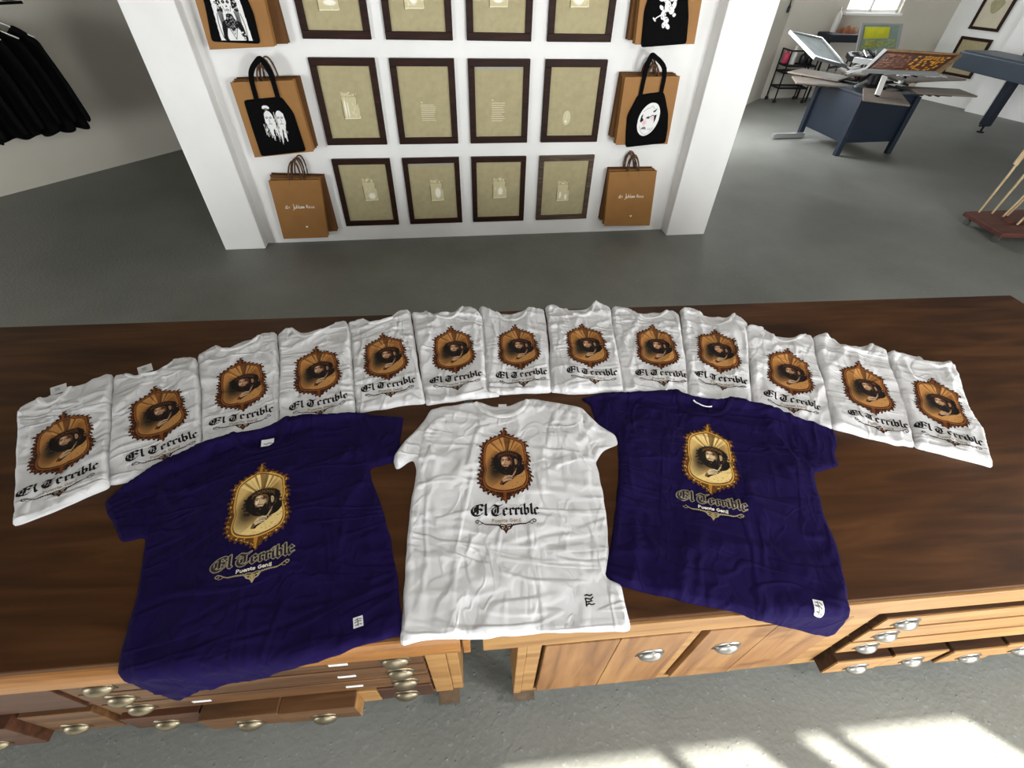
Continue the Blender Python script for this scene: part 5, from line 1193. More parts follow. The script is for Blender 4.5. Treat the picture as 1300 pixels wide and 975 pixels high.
def paint_skull_lady(c):
    r = np.random.RandomState(9)
    c.poly([(-.070, .12), (.078, .12), (.086, -.10), (-.084, -.10)], WHT)
    # hair, flowers and veil of dark blots down both sides
    for s_ in (-1, 1):
        for k in range(26):
            a = r.rand(); c.blob((s_*(.030 + .022*r.rand()), .105 - .075*a), (.007 + .005*r.rand(), .006), BLK, 1, rot=r.rand()*3, soft=.35)
        for k in range(10): c.blob((s_*(.034 + .020*r.rand()), .100 - .06*r.rand()), (.0035, .0025), WHT, 1, soft=.4)
        for k in range(7): c.stroke([(s_*(.030 + .004*k), .03), (s_*(.034 + .003*k), .0 - .006*k), (s_*(.030 + .004*k), -.03 - .006*k)], .003, BLK, False)
        c.stroke(smooth_poly([(s_*.060, .02), (s_*.068, -.03), (s_*.064, -.09)], 4, False), .0035, BLK, False)
    c.poly(smooth_poly([(-.022, .115), (.022, .115), (.027, .075), (.023, .045), (.010, .018), (-.010, .018), (-.023, .045), (-.027, .075)], 5), WHT)
    c.stroke(smooth_poly([(-.024, .10), (0, .088), (.024, .10)], 4, False), .006, BLK, False)
    for s_ in (-1, 1):
        c.blob((s_*.0115, .070), (.0092, .0085), BLK, 1, soft=.25); c.stroke([(s_*.020, .052), (s_*.016, .038), (s_*.012, .028)], .0024, BLK, False)
        c.blob((s_*.0115, .070), (.0022, .002), WHT, .8)
    c.poly([(-.0025, .056), (.0025, .056), (.005, .048), (-.005, .048)], BLK, False)
    c.stroke([(-.008, .036), (0, .039), (.008, .036)], .0034, BLK, False); c.stroke([(-.006, .032), (.006, .032)], .0024, BLK, False); c.blob((0, .025), (.004, .002), BLK, .7)
    c.poly(smooth_poly([(-.014, .018), (.014, .018), (.024, -.004), (.052, -.022), (.060, -.065), (.056, -.105), (-.052, -.105), (-.058, -.060), (-.048, -.020), (-.022, -.004)], 4), BLK, False)
    for k in range(60):
        x, y = r.uniform(-.03, .03), r.uniform(-.045, .012); c.blob((x, y), (.0022, .0012), WHT, .9, rot=r.rand()*3, soft=.4)
    c.poly(smooth_poly([(-.030, -.050), (-.012, -.046), (0, -.058), (.014, -.046), (.034, -.052), (.040, -.100), (-.036, -.100)], 4), WHT, False)
    c.stroke([(-.018, -.046), (.002, -.094), (.022, -.046)], .0034, BLK, False); c.stroke([(-.010, -.046), (.002, -.074), (.013, -.046)], .0024, BLK, False)
    for k in range(8): c.blob((-.016 + .0046*k, -.050 - .004*(k % 2)), (.0018, .0018), BLK, .9)
    for k in range(14): c.blob((r.uniform(.034, .060), r.uniform(-.1, -.06)), (.005, .004), BLK if k % 2 else WHT, .9, soft=.4)
def paint_baroque(c):
    r = np.random.RandomState(12)
    for x, y, a, b in ((0, .02, .022, .030), (.020, .060, .020, .018), (-.020, .055, .014, .022), (.028, .0, .018, .020), (-.018, -.02, .018, .026), (.006, -.045, .016, .020), (.022, -.075, .012, .020), (.040, .030, .012, .024), (-.036, .012, .010, .020), (.05, -.02, .012, .010), (-.005, -.07, .012, .016)):
        c.blob((x, y), (a, b), WHT, 1, cover=True, rot=r.rand(), soft=.2)
    c.stroke(smooth_poly([(.02, .02), (.048, .052), (.060, .10)], 4, False), .009, WHT); c.stroke(smooth_poly([(-.02, .04), (-.034, .08), (-.030, .11)], 4, False), .010, WHT)
    c.stroke(smooth_poly([(-.012, -.015), (-.050, -.030), (-.070, -.045)], 4, False), .0055, WHT); c.stroke([(-.062, -.05), (-.078, -.036)], .008, WHT)
    c.stroke(smooth_poly([(-.01, .05), (-.048, .046), (-.062, .060)], 4, False), .008, WHT)
    for k in range(36):
        x, y = r.uniform(-.03, .045), r.uniform(-.085, .085); c.stroke([(x, y), (x + r.uniform(-.010, .010), y + r.uniform(-.012, .012))], .0024, BLK, False)
    c.stroke(smooth_poly([(-.008, -.01), (.010, -.016), (.014, -.034), (0, -.040)], 4, False), .0034, BLK, False)

KF, KR = 'kraft', 'kraft_dark'
kraft_bag('kraft paper bag behind the two-faces tote, middle left of the wall', [(.141,.652), (.525,.684), (.510,1.085), (.144,1.074)], .062, .110, M[KF], 1.16, hx=.345)
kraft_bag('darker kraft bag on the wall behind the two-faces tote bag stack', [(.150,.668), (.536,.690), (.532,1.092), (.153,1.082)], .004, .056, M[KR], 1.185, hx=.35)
tote_bag('black tote printed with two white faces, hanging middle left', [(.187,.660), (.478,.688), (.470,.80), (.463,.912), (.425,.985), (.414,1.001), (.30,.992), (.189,.982), (.186,.80)], .1145, (.268,1.0), (.396,1.0), (.352,1.196), paint_two_faces, (.335, .845), (.21, .26), shear=.0)
kraft_bag('kraft paper bag with white handwriting, alone at the lower left of the wall', [(.143,.072), (.466,.072), (.510,.495), (.170,.496)], .048, .090, M[KF], .620, text=(.326, .300, .018, -.138), hx=.345, hsw=.02)
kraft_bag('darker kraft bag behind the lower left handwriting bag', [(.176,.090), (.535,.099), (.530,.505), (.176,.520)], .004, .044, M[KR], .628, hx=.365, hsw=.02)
kraft_bag('kraft paper bag with white handwriting, alone at the lower right of the wall', [(2.621,.088), (3.008,.078), (2.962,.510), (2.594,.505)], .046, .090, M[KF], .61, text=(2.80, .312, .020, -.146), hx=2.785, hsw=-.02)
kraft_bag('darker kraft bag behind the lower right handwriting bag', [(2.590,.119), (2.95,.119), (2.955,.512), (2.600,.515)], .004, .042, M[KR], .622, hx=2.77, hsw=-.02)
kraft_bag('kraft paper bag behind the white oval tote, middle right of the wall', [(2.598,.698), (2.985,.700), (2.961,1.113), (2.587,1.106)], .056, .110, M[KF], 1.17, hx=2.775)
kraft_bag('darker kraft bag on the wall behind the white oval tote bag stack', [(2.567,.734), (2.95,.72), (2.955,1.118), (2.576,1.119)], .004, .050, M[KR], 1.20, hx=2.77)
tote_bag('black tote printed with a white oval portrait, hanging middle right', [(2.672,.683), (2.966,.709), (2.958,.80), (2.936,.896), (2.895,.98), (2.869,1.027), (2.78,1.018), (2.692,1.007), (2.662,.93), (2.643,.887), (2.655,.78)], .1145, (2.710,1.02), (2.850,1.03), (2.745,1.229), paint_oval, (2.798, .862), (.17, .225))
kraft_bag('kraft paper bag behind the skull lady tote, top left of the wall', [(.095,1.233), (.455,1.250), (.475,1.655), (.12,1.65)], .060, .110, M[KF], 1.73)
kraft_bag('darker kraft bag on the wall behind the skull lady tote', [(.13,1.246), (.520,1.257), (.512,1.66), (.13,1.66)], .004, .054, M[KR], 1.74)
tote_bag('black tote printed with a white skull-faced lady, hanging top left', [(.123,1.271), (.384,1.263), (.392,1.40), (.370,1.52), (.352,1.58), (.25,1.575), (.165,1.57), (.150,1.42)], .1145, (.21,1.58), (.32,1.58), (.265,1.77), paint_skull_lady, (.262, 1.378), (.19, .22))
kraft_bag('kraft paper bag behind the ornate figure tote, top right of the wall', [(2.616,1.278), (3.006,1.285), (2.970,1.69), (2.585,1.685)], .058, .110, M[KF], 1.76)
kraft_bag('darker kraft bag on the wall behind the ornate figure tote', [(2.583,1.294), (2.96,1.30), (2.955,1.70), (2.572,1.70)], .004, .052, M[KR], 1.77)
tote_bag('black tote printed with a white ornate figure, hanging top right', [(2.654,1.265), (2.950,1.286), (2.925,1.42), (2.875,1.56), (2.85,1.61), (2.75,1.605), (2.665,1.60), (2.635,1.45)], .1145, (2.705,1.61), (2.815,1.61), (2.76,1.80), paint_baroque, (2.775, 1.448), (.17, .23))

# ------------------------------------------------------------------ black shirts hanging by the left wall
t = thing('clothes_rail', 'dark steel rail fixed to the left wall, carrying the black shirts', 'rail', lp(0.1, 1.285, 0.0))
L_ = Vector(t.location)
MB().tube([lp(-.75, 1.30, .30)-L_, lp(.82, 1.30, .30)-L_], .010, 10).build('rail_tube', M['dark_metal'], t, smooth=True)
for s_ in (-.70, .80): MB().tube([lp(s_, 1.30, .0)-L_, lp(s_, 1.30, .305)-L_], .008, 8).build('bracket', M['dark_metal'], t, smooth=True)
ANG = math.radians(52)
def hang_shirt(sc, idx, label):
    """shirt on a hanger; its width direction stands ANG away from the wall"""
    w = (LU*math.cos(ANG) + LN*math.sin(ANG)).normalized(); nn = w.cross(Vector((0,0,1))).normalized(); base = lp(sc, 0, .30)
    t = thing('black_shirt', label, 'T-shirt', base + Vector((0,0,.45)), 0, 'black shirts on the wall rail')
    L = Vector(t.location); nz = Noise2(200+idx)
    # half outlines (x, z) from neck to hem
    body = [(-.075,1.165),(-.06,1.135),(0,1.115),(.06,1.135),(.075,1.165),(.15,1.140),(.215,1.105),(.235,.93),(.238,.70),(.245,.475),(.10,.468),(0,.472),(-.10,.465),(-.245,.475),(-.238,.70),(-.235,.93),(-.215,1.105),(-.15,1.140)]
    def sheet(outl, name, bulge, skew=0):
        out = resample(outl, .022); lo, hi = out.min(0), out.max(0)
        gx, gy = np.meshgrid(np.arange(lo[0], hi[0], .03), np.arange(lo[1], hi[1], .03)); gx, gy = gx.ravel(), gy.ravel()
        ok = inside(gx, gy, out); gx, gy = gx[ok], gy[ok]; ok = seg_dist(gx, gy, out, True) > .012; gx, gy = gx[ok], gy[ok]
        v, e, f, *_ = geometry.delaunay_2d_cdt([Vector(p) for p in out] + [Vector(p) for p in np.c_[gx, gy]], [], [list(range(len(out)))], 1, 1e-6)
        Pm = np.array([(p.x, p.y) for p in v]); Fm = np.array([q for q in f if len(q) == 3]); ds = np.clip(seg_dist(Pm[:, 0], Pm[:, 1], out, True)/.05, 0, 1)
        low = np.clip((1.1-Pm[:, 1])/.6, 0, 1); fold = .020*nz(Pm[:, 0]*16, Pm[:, 1]*1.5)*low
        verts = []
        for sgn in (1, -1):
            for (x, z), d_, fo in zip(Pm, ds, fold):
                verts.append(base + w*x + Vector((0, 0, z + .018*math.sin(x*21+idx))) + nn*(sgn*(.003 + bulge*d_**.5) + fo + skew*abs(x)) - L)
        n = len(Pm); A, B, C_ = Pm[Fm[:, 0]], Pm[Fm[:, 1]], Pm[Fm[:, 2]]
        fl = ((B-A)[:, 0]*(C_-A)[:, 1] - (B-A)[:, 1]*(C_-A)[:, 0]) < 0; Fm[fl] = Fm[fl][:, ::-1]
        ed = set()
        for q in Fm: ed |= {(q[0], q[1]), (q[1], q[2]), (q[2], q[0])}
        side = []
        for a, b in ed:
            if (b, a) not in ed: side += [(b, a, a+n), (b, a+n, b+n)]
        mesh_fast(name, np.array([tuple(p) for p in verts]), np.r_[Fm, Fm[:, ::-1]+n, np.array(side)], M['black_cloth'], t, True)
    sheet(body, 'body', .018)
    for s_ in (-1, 1):
        sl = [(.205,1.108),(.235,1.06),(.262,.93),(.285,.80),(.300,.66),(.312,.545),(.285,.520),(.262,.53),(.248,.70),(.238,.86),(.226,.97)]
        sheet([(s_*x, z) for x, z in sl], 'sleeve', .016, .10)
    h = thing('shirt_hanger', 'white plastic hanger of %s' % label, 'hanger', base + Vector((0,0,1.14)), 0, 'white hangers on the wall rail')
    LH = Vector(h.location); g = lambda x, z: base + w*x + Vector((0,0,z)) - LH
    MB().tube([g(-.20,1.105), g(-.10,1.150), g(-.03,1.185), g(0,1.20), g(.03,1.185), g(.10,1.150), g(.20,1.105)], .0055, 8).build('shoulder_bar', M['white_plastic'], h, smooth=True)
    MB().tube([g(0,1.20), g(.004,1.245)] + [g(.022 - .024*math.cos(a)*-1*-1 - .022 + .0, 1.284 + .027*math.sin(a)) if False else base + w*(.0) + LU*0 + Vector((0,0,1.285 + .027*math.sin(a))) + nn*0 + w*(.026*math.cos(a)) - LH for a in np.linspace(-math.pi/2, math.pi*.95, 12)], .0026, 6).build('hook', M['steel'], h, smooth=True)
ORDL = ('first black shirt from the right on the wall rail', 'second black shirt from the right on the wall rail', 'third black shirt from the right on the wall rail', 'fourth black shirt from the right on the wall rail', 'fifth black shirt from the right, cut by the picture edge', 'sixth black shirt from the right, mostly outside the picture')
for i, sc in enumerate((.60, .50, .39, .27, .14, .0)): hang_shirt(sc, i, ORDL[i])

# ------------------------------------------------------------------ press room
def TH(name, label, cat, loc, group=None): return thing(name, label, cat, loc, 0, group)
def LB(mb, t): 
    L = Vector(t.location); return mb.xform(lambda p: p - L)
# carousel screen press
pr_ = TH('screen_press', 'blue steel carousel screen press with grey platens in the far room', 'printing press', (4.76, 5.85, 0))
bx = MB(); q0 = [(4.42,5.47),(5.13,5.54),(5.09,6.28),(4.38,6.22)]
def quadbox(mb, q, z0, z1): return mb.hexa([(x, y, z0) for x, y in q], [(x, y, z1) for x, y in q])
def inset(q, f): 
    cx = sum(p[0] for p in q)/4; cy = sum(p[1] for p in q)/4; return [(cx+(x-cx)*f, cy+(y-cy)*f) for x, y in q]
LB(quadbox(MB(), inset(q0, .97), .13, .60), pr_).build('cabinet_base', M['blue'], pr_, bevel=.006)
LB(quadbox(MB(), inset(q0, 1.02), .60, .625), pr_).build('base_top', M['blue'], pr_, bevel=.004)
for (x, y) in q0:
    LB(quadbox(MB(), [(x-.028,y-.028),(x+.028,y-.028),(x+.028,y+.028),(x-.028,y+.028)], 0.0, .60), pr_).build('leg', M['blue'], pr_, bevel=.003)
f = MB(); f.bar((3.98,6.13,.035), (4.40,6.17,.035), .05, .05); LB(f, pr_).build('foot_beam', M['alu'], pr_)
LB(MB().bar((3.955,6.13,.03), (3.985,6.13,.03), .07, .055), pr_).build('foot_plate', M['alu'], pr_)
LB(MB().lathe([(.16,.625),(.16,.655),(.07,.66),(.07,.80),(.15,.805),(.15,.83),(.05,.84),(.05,.93),(.02,.94)], 20, (4.76,5.86,0)), pr_).build('hub', M['dark_metal'], pr_, smooth=False)
def platen(a, b, z, w0, w1, th=.018):
    a = Vector((a[0], a[1], z)); b = Vector((b[0], b[1], z)); d = (b-a).normalized(); s_ = Vector((-d.y, d.x, 0))
    mb = MB().hexa([a-s_*w0/2-Vector((0,0,th)), b-s_*w1/2-Vector((0,0,th)), b+s_*w1/2-Vector((0,0,th)), a+s_*w0/2-Vector((0,0,th))], [a-s_*w0/2, b-s_*w1/2, b+s_*w1/2, a+s_*w0/2])
    o = LB(mb, pr_).build('platen', M['platen'], pr_, bevel=.004)
    arm = MB(); arm.bar((4.76 + (a.x-4.76)*.25, 5.86 + (a.y-5.86)*.25, z-.035), tuple(a + d*(b-a).length*.75 - Vector((0,0,th+.016))), .045, .03)
    LB(arm, pr_).build('platen_arm', M['dark_metal'], pr_)
    cl = MB()
    for k in range(4): p = a + d*(.05 + .09*k); cl.bar(tuple(p - s_*.05 - Vector((0,0,th+.02))), tuple(p + s_*.05 - Vector((0,0,th+.02))), .03, .03)
    LB(cl, pr_).build('platen_bracket', M['rust_wood'], o).matrix_parent_inverse = Matrix.Identity(4)
platen((4.66,5.55), (4.30,4.98), .66, .36, .42); platen((4.50,6.02), (4.02,6.22), .635, .36, .42); platen((4.62,6.15), (4.28,6.66), .66, .36, .42)
platen((5.12,5.70), (5.74,5.56), .64, .34, .36); platen((5.10,5.98), (5.98,6.12), .70, .34, .36); platen((4.90,6.22), (5.10,6.78), .68, .34, .36)
rg = random.Random(3)
for k in range(6):  # print heads: arms, clamps and springs above the platens
    a = 2*math.pi*k/6 + .55; d = Vector((math.cos(a), math.sin(a), 0)); c0 = Vector((4.76,5.86,.86))
    arm = MB(); arm.bar(tuple(c0 + d*.04), tuple(c0 + d*.34 + Vector((0,0,.03))), .05, .045)
    o = LB(arm, pr_).build('print_arm', M['dark_metal'], pr_)
    s_ = Vector((-d.y, d.x, 0)); e = c0 + d*.34 + Vector((0,0,.03))
    LB(MB().bar(tuple(e - s_*.17), tuple(e + s_*.17), .04, .05), pr_).build('screen_clamp', M['alu'] if k % 2 else M['dark_metal'], o)
    sp = MB(); 
    for q in (-.08, .08): sp.tube([tuple(c0 + d*.10 + s_*q*.5 + Vector((0,0,-.05))), tuple(c0 + d*.26 + s_*q + Vector((0,0,.08)))], .012, 8)
    LB(sp, pr_).build('spring', M['alu'], o)
lk = MB(); lk2 = MB()
for k in range(34):  # springs, levers and clamps crowding the hub
    a = rg.uniform(0, 6.283); r0 = rg.uniform(.10, .34); z0 = rg.uniform(.66, .90); p = Vector((4.76 + r0*math.cos(a), 5.86 + r0*math.sin(a), z0)); a2 = a + rg.uniform(-.9, .9)
    q = p + Vector((math.cos(a2), math.sin(a2), rg.uniform(-.5, .5)))*rg.uniform(.06, .20); q.z = max(q.z, .645)
    (lk if k % 4 else lk2).bar(tuple(p), tuple(q), rg.uniform(.012, .04), rg.uniform(.01, .03))
LB(lk, pr_).build('linkage', M['dark_metal'], pr_); LB(lk2, pr_).build('linkage', M['alu'], pr_)
def screen(label, P4, fm, mesh_m, fw=.04, th=.03, paint=None):
    """P4: four corners around the frame"""
    P4 = [Vector(p) for p in P4]; c0 = sum(P4, Vector())/4; t = TH('printing_screen', label, 'screen', tuple(min(P4, key=lambda p: p.z)), 'printing screens on the carousel press'); L = Vector(t.location)
    nn = (P4[1]-P4[0]).cross(P4[3]-P4[0]).normalized()*th/2
    inn = [p + (c0-p).normalized()*fw*1.35 for p in P4]
    for i in range(4):
        j = (i+1) % 4
        MB().hexa([p - nn - L for p in (P4[i], P4[j], inn[j], inn[i])], [p + nn - L for p in (P4[i], P4[j], inn[j], inn[i])]).build('frame_rail', M['alu'] if fm is M.get('tan_wood') and i in (0, 3) else fm, t)
    o = MB().hexa([p - nn*.15 - L for p in inn], [p + nn*.15 - L for p in inn]).build('screen_mesh', mesh_m, t)
    if paint: paint(t, inn, nn, L)
    return t
M['mesh_orange'] = plain('ink_stained_orange_mesh', lin((0.36, 0.16, 0.07)), 0.5, noise=0.45, nscale=6)
M['mesh_grey'] = plain('pale_grey_mesh', lin((0.42, 0.46, 0.46)), 0.6, noise=0.25, nscale=7)
M['mesh_teal'] = plain('teal_emulsion_mesh', lin((0.48, 0.56, 0.52)), 0.5, noise=0.2, nscale=6)
M['yellow_ink'] = plain('yellow_stencil', lin((0.72, 0.72, 0.12)), 0.5, noise=0.2, nscale=9)
M['amber_ink'] = plain('amber_stencil', lin((0.88, 0.62, 0.10)), 0.5, noise=0.3, nscale=14)
M['ochre_ink'] = plain('brown_stencil', lin((0.62, 0.38, 0.24)), 0.5, noise=0.4, nscale=10)
M['tan_wood'] = wood('tan_screen_wood', [(0.25, hexc('6d4f2c')), (0.55, hexc('94744a')), (0.85, hexc('b0905f'))], 0.5, (2, 14, 14))
def patch_on(t, inn, nn, L, u0, u1, v0, v1, mat, name, jag=False, seed=1):
    a, b, c_, d = inn
    P_ = lambda u, v: (a*(1-u)+b*u)*(1-v) + (d*(1-u)+c_*u)*v
    r = random.Random(seed)
    if not jag: MB().hexa([P_(u, v) + nn*.45 - L for u, v in ((u0,v0),(u1,v0),(u1,v1),(u0,v1))], [P_(u, v) + nn*.62 - L for u, v in ((u0,v0),(u1,v0),(u1,v1),(u0,v1))]).build(name, mat, t)
    else:
        mb = MB()
        for i in range(9):
            for j in range(7):
                if r.random() < .72:
                    uu = u0 + (u1-u0)*(i + r.random()*.4)/9; vv = v0 + (v1-v0)*(j + r.random()*.4)/7; du = (u1-u0)/9*r.uniform(.5, .95); dv = (v1-v0)/7*r.uniform(.4, .9)
                    mb.hexa([P_(u, v) + nn*.45 - L for u, v in ((uu,vv),(uu+du,vv),(uu+du,vv+dv),(uu,vv+dv))], [P_(u, v) + nn*.62 - L for u, v in ((uu,vv),(uu+du,vv),(uu+du,vv+dv),(uu,vv+dv))])
        mb.build(name, mat, t)
def p_orange(t, inn, nn, L):
    if nn.z < 0: nn = -nn
    patch_on(t, inn, nn, L, .50, .93, .06, .84, M['amber_ink'], 'stencil', True, 2)
    patch_on(t, inn, nn, L, .06, .46, .12, .86, M['ochre_ink'], 'stencil', True, 7)
screen('long tan wooden screen with orange mesh and amber stencil, tilted on the press', [(4.10,5.26,.872), (4.84,5.13,.872), (5.36,5.52,.985), (4.655,5.80,.985)], M['tan_wood'], M['mesh_orange'], .035, .03, p_orange)
screen('pale aluminium screen raised at an angle left of the press', [(4.44,5.97,.80), (3.935,5.87,.895), (3.83,6.36,1.075), (4.39,6.56,.995)], M['alu'], M['mesh_grey'], .028, .03)
def p_yel(t, inn, nn, L):
    if nn.y > 0: nn = -nn
    patch_on(t, inn, nn, L, .06, .74, .55, .94, M['yellow_ink'], 'stencil'); patch_on(t, inn, nn, L, .02, .94, .22, .50, M['yellow_ink'], 'stencil', True, 4)
screen('upright screen with teal mesh and yellow stencil behind the press', [(4.96,6.60,.80), (5.50,6.60,.85), (5.437,6.66,1.143), (4.897,6.66,1.141)], M['alu'], M['mesh_teal'], .026, .025, p_yel)
t = TH('squeegee', 'white squeegee leaning on the front platen of the press', 'squeegee', (4.36,5.2,.662)); L = Vector(t.location)
MB().bar(Vector((4.345,5.20,.675))-L, Vector((4.375,5.26,.835))-L, .065, .016, up=(0,1,.3)).build('handle', M['white_plastic'], t, bevel=.004)
MB().bar(Vector((4.343,5.196,.6625))-L, Vector((4.345,5.20,.675))-L, .060, .008, up=(0,1,.3)).build('rubber_blade', M['dark_metal'], t)
# rag lying on the right rear platen
mb = MB(); nzr = Noise2(44); nx = 12
vs = []; fs = []
for j in range(nx):
    for i in range(nx):
        u, v = i/(nx-1)-.5, j/(nx-1)-.5; e = max(0, 1-(2*max(abs(u), abs(v)))**4); vs.append((u*.26 + .02*nzr(j*.8, 3), v*.16 + .02*nzr(i*.8, 9), .001 + e*(.016 + .014*nzr(u*9, v*9))))
for j in range(nx-1):
    for i in range(nx-1): fs.append((j*nx+i, j*nx+i+1, (j+1)*nx+i+1, (j+1)*nx+i))
o = mb.add(vs, fs).build('crumpled_rag', M['white_cloth'], None, True); o.location = (5.70, 6.10, .701); tag(o, 'white crumpled rag lying on the right rear platen of the press', 'rag')

# conveyor dryer on the right
t = TH('conveyor_dryer', 'long blue-grey machine table on a blue leg at the right of the press room', 'machine', (7.3, 6.4, 0))
LB(MB().box(7.06, 7.62, 4.7, 7.34, .605, .80), t).build('housing', M['blue_grey'], t, bevel=.01)
LB(MB().box(7.10, 7.58, 4.72, 7.32, .8005, .815), t).build('belt', M['blue_grey'], t)
for (x, y) in ((7.17, 6.42), (7.17, 5.0)):
    l = LB(MB().box(x-.05, x+.05, y-.05, y+.05, .09, .605), t).build('leg', M['blue'], t, bevel=.004)
    LB(MB().lathe([(.012,.0),(.045,.0),(.045,.012),(.014,.02),(.014,.09)], 12, (x, y, 0)), t).build('levelling_foot', M['dark_metal'], l)
    LB(MB().box(x-.075, x+.075, y-.012, y+.012, .075, .09), t).build('foot_bracket', M['dark_metal'], l)
# pictures on the right wall
def wall_picture(label, s0, s1, z0, z1, rw, inner_mark):
    t = TH('framed_print', label, 'picture', tuple(rp((s0+s1)/2, z0, 0)), 'framed prints on the press room wall'); L = Vector(t.location)
    for a, b, c_, d in ((s0,s1,z1-rw,z1),(s0,s1,z0,z0+rw),(s0,s0+rw,z0+rw,z1-rw),(s1-rw,s1,z0+rw,z1-rw)):
        rbox(MB(), a, b, c_, d, .002, .028).xform(lambda p: p - L).build('frame_rail', M['walnut'], t)
    rbox(MB(), s0+rw*.9, s1-rw*.9, z0+rw*.9, z1-rw*.9, .004, .012).xform(lambda p: p - L).build('paper', M['linen'] if not inner_mark else M['paper_pale'], t)
    if inner_mark:
        mb = MB(); pts = []
        for k in range(24): 
            a = 2*math.pi*k/24; r = 1 + .12*math.sin(3*a); pts.append((a, r))
        cc = ((s0+s1)/2, z0 + (z1-z0)*.62)
        v = [rp(cc[0]+.085*r*math.cos(a), cc[1]+.085*r*math.sin(a), .0135) - L for a, r in pts] + [rp(cc[0]+.085*r*math.cos(a), cc[1]+.085*r*math.sin(a), .0125) - L for a, r in pts]
        mb.add(v, [tuple(range(24)), tuple(range(24, 48))[::-1]] + [(k, (k+1) % 24, 24+(k+1) % 24, 24+k) for k in range(24)]).build('printed_figure', M['linen_dark'], t)
M['paper_pale'] = plain('cream_print_paper', lin((0.78, 0.75, 0.66)), 0.8, noise=0.05)
M['linen_dark'] = plain('olive_print', lin((0.62, 0.60, 0.47)), 0.8, noise=0.15)
wall_picture('upper dark framed print with an olive round figure on the right wall', .325, .740, .968, 1.44, .036, True)
wall_picture('lower dark framed linen print on the right wall, partly behind the press screen', .300, .745, .38, .875, .036, False)
t = TH('wall_shelf', 'black edged shelf niche on the right wall above the machine table', 'shelf', tuple(rp(1.35, .77, .0))); L = Vector(t.location)
rbox(MB(), 1.30, 1.95, .755, .785, .002, .16).xform(lambda p: p - L).build('shelf_board', M['black_plastic'], t, bevel=.003)
rbox(MB(), 1.30, 1.33, .50, .755, .002, .12).xform(lambda p: p - L).build('bracket', M['black_plastic'], t); rbox(MB(), 1.90, 1.93, .50, .755, .002, .12).xform(lambda p: p - L).build('bracket', M['black_plastic'], t)
o = rbox(MB(), 1.34, 1.92, .787, 1.25, .02, .05); L = Vector(rp(1.63, .787, .03)); o = o.xform(lambda p: p - L).build('grey_panel', M['blue_grey'], None, bevel=.004); o.location = L; tag(o, 'flat grey board standing on the black wall shelf', 'board')

# wire shelf cart with bottles at the far left of the press room
t = TH('shelf_cart', 'black wire shelf cart against the far wall, holding bottles', 'cart', (5.2, 8.12, 0)); L = Vector(t.location)
for x, y in ((4.985,8.02),(5.46,8.02),(4.985,8.27),(5.46,8.27)):
    MB().tube([Vector((x,y,.05))-L, Vector((x,y,.69))-L], .011, 8).build('post', M['dark_metal'], t)
    MB().lathe([(.006,.0),(.025,.004),(.025,.045),(.006,.05)], 10, (x-L.x, y-L.y, 0)).build('wheel', M['black_plastic'], t)
for z in (.20, .40, .49):
    s_ = MB(); s_.box(4.985-L.x,5.46-L.x,8.015-L.y,8.03-L.y,z-.01,z+.012); s_.box(4.985-L.x,5.46-L.x,8.26-L.y,8.275-L.y,z-.01,z+.012); s_.box(4.978-L.x,4.992-L.x,8.02-L.y,8.27-L.y,z-.01,z+.012); s_.box(5.453-L.x,5.467-L.x,8.02-L.y,8.27-L.y,z-.01,z+.012)
    for k in range(12): s_.box(5.0+k*.038-L.x, 5.006+k*.038-L.x, 8.03-L.y, 8.26-L.y, z, z+.005)
    s_.build('wire_shelf', M['dark_metal'], t)
MB().box(4.985-L.x,5.20-L.x,8.02-L.y,8.035-L.y,.672,.69).build('top_rail', M['dark_metal'], t)
MB().box(4.978-L.x,4.992-L.x,8.02-L.y,8.27-L.y,.672,.69).build('top_rail', M['dark_metal'], t)
def bottle(label, x, y, z, r, h, mat, capm, grp=None):
    t = TH('bottle', label, 'bottle', (x, y, z), grp)
    MB().lathe([(r*.92,0),(r,.006),(r,h*.66),(r*.8,h*.76),(r*.36,h*.84),(r*.36,h*.9)], 14).build('bottle_body', mat, t, smooth=True)
    MB().lathe([(r*.44,h*.9),(r*.44,h),(r*.3,h*1.0)], 12).build('cap', capm, t, smooth=False)
bottle('tall white bottle on the black shelf cart', 5.09, 8.10, .5055, .045, .23, M['white_plastic'], M['white_plastic'])
bottle('pink capped tub on the black shelf cart', 5.03, 8.19, .5055, .045, .17, M['pink_plastic'], M['pink_plastic'])
bottle('black bottle at the right end of the black shelf cart', 5.27, 8.12, .5055, .05, .16, M['black_plastic'], M['black_plastic'])
bottle('short dark bottle beside the black one on the cart', 5.38, 8.12, .5055, .045, .12, M['dark_metal'], M['black_plastic'])
# dark bench behind the press
t = TH('work_bench', 'dark covered bench on thin legs along the far wall under the window', 'bench', (5.75, 8.22, 0)); L = Vector(t.location)
MB().box(5.50-L.x, 6.30-L.x, 8.03-L.y, 8.37-L.y, .79, .89).build('covered_top', plain('navy_cover', lin((0.10, 0.12, 0.16)), .7, noise=.2), t, bevel=.02)
for x, y in ((5.55,8.07),(6.25,8.07),(5.55,8.33),(6.25,8.33)): MB().tube([Vector((x,y,0))-L, Vector((x,y,.79))-L], .015, 8).build('leg', M['dark_metal'], t)
MB().box(5.52-L.x, 6.28-L.x, 8.06-L.y, 8.34-L.y, .30, .32).build('lower_shelf', M['dark_metal'], t)
bottle('slim white spray bottle on the dark bench under the far window', 5.66, 8.25, .8905, .042, .29, M['white_plastic'], M['steel'])
mb = MB(); nzr = Noise2(61); nx = 10; vs = []; fs = []
for j in range(nx):
    for i in range(nx):
        u, v = i/(nx-1)-.5, j/(nx-1)-.5; e = max(0, 1-(2*max(abs(u), abs(v)))**3); vs.append((u*.26 + .02*nzr(j*.8, 3), v*.2, .001 + e*(.07 + .035*nzr(u*7, v*7))))
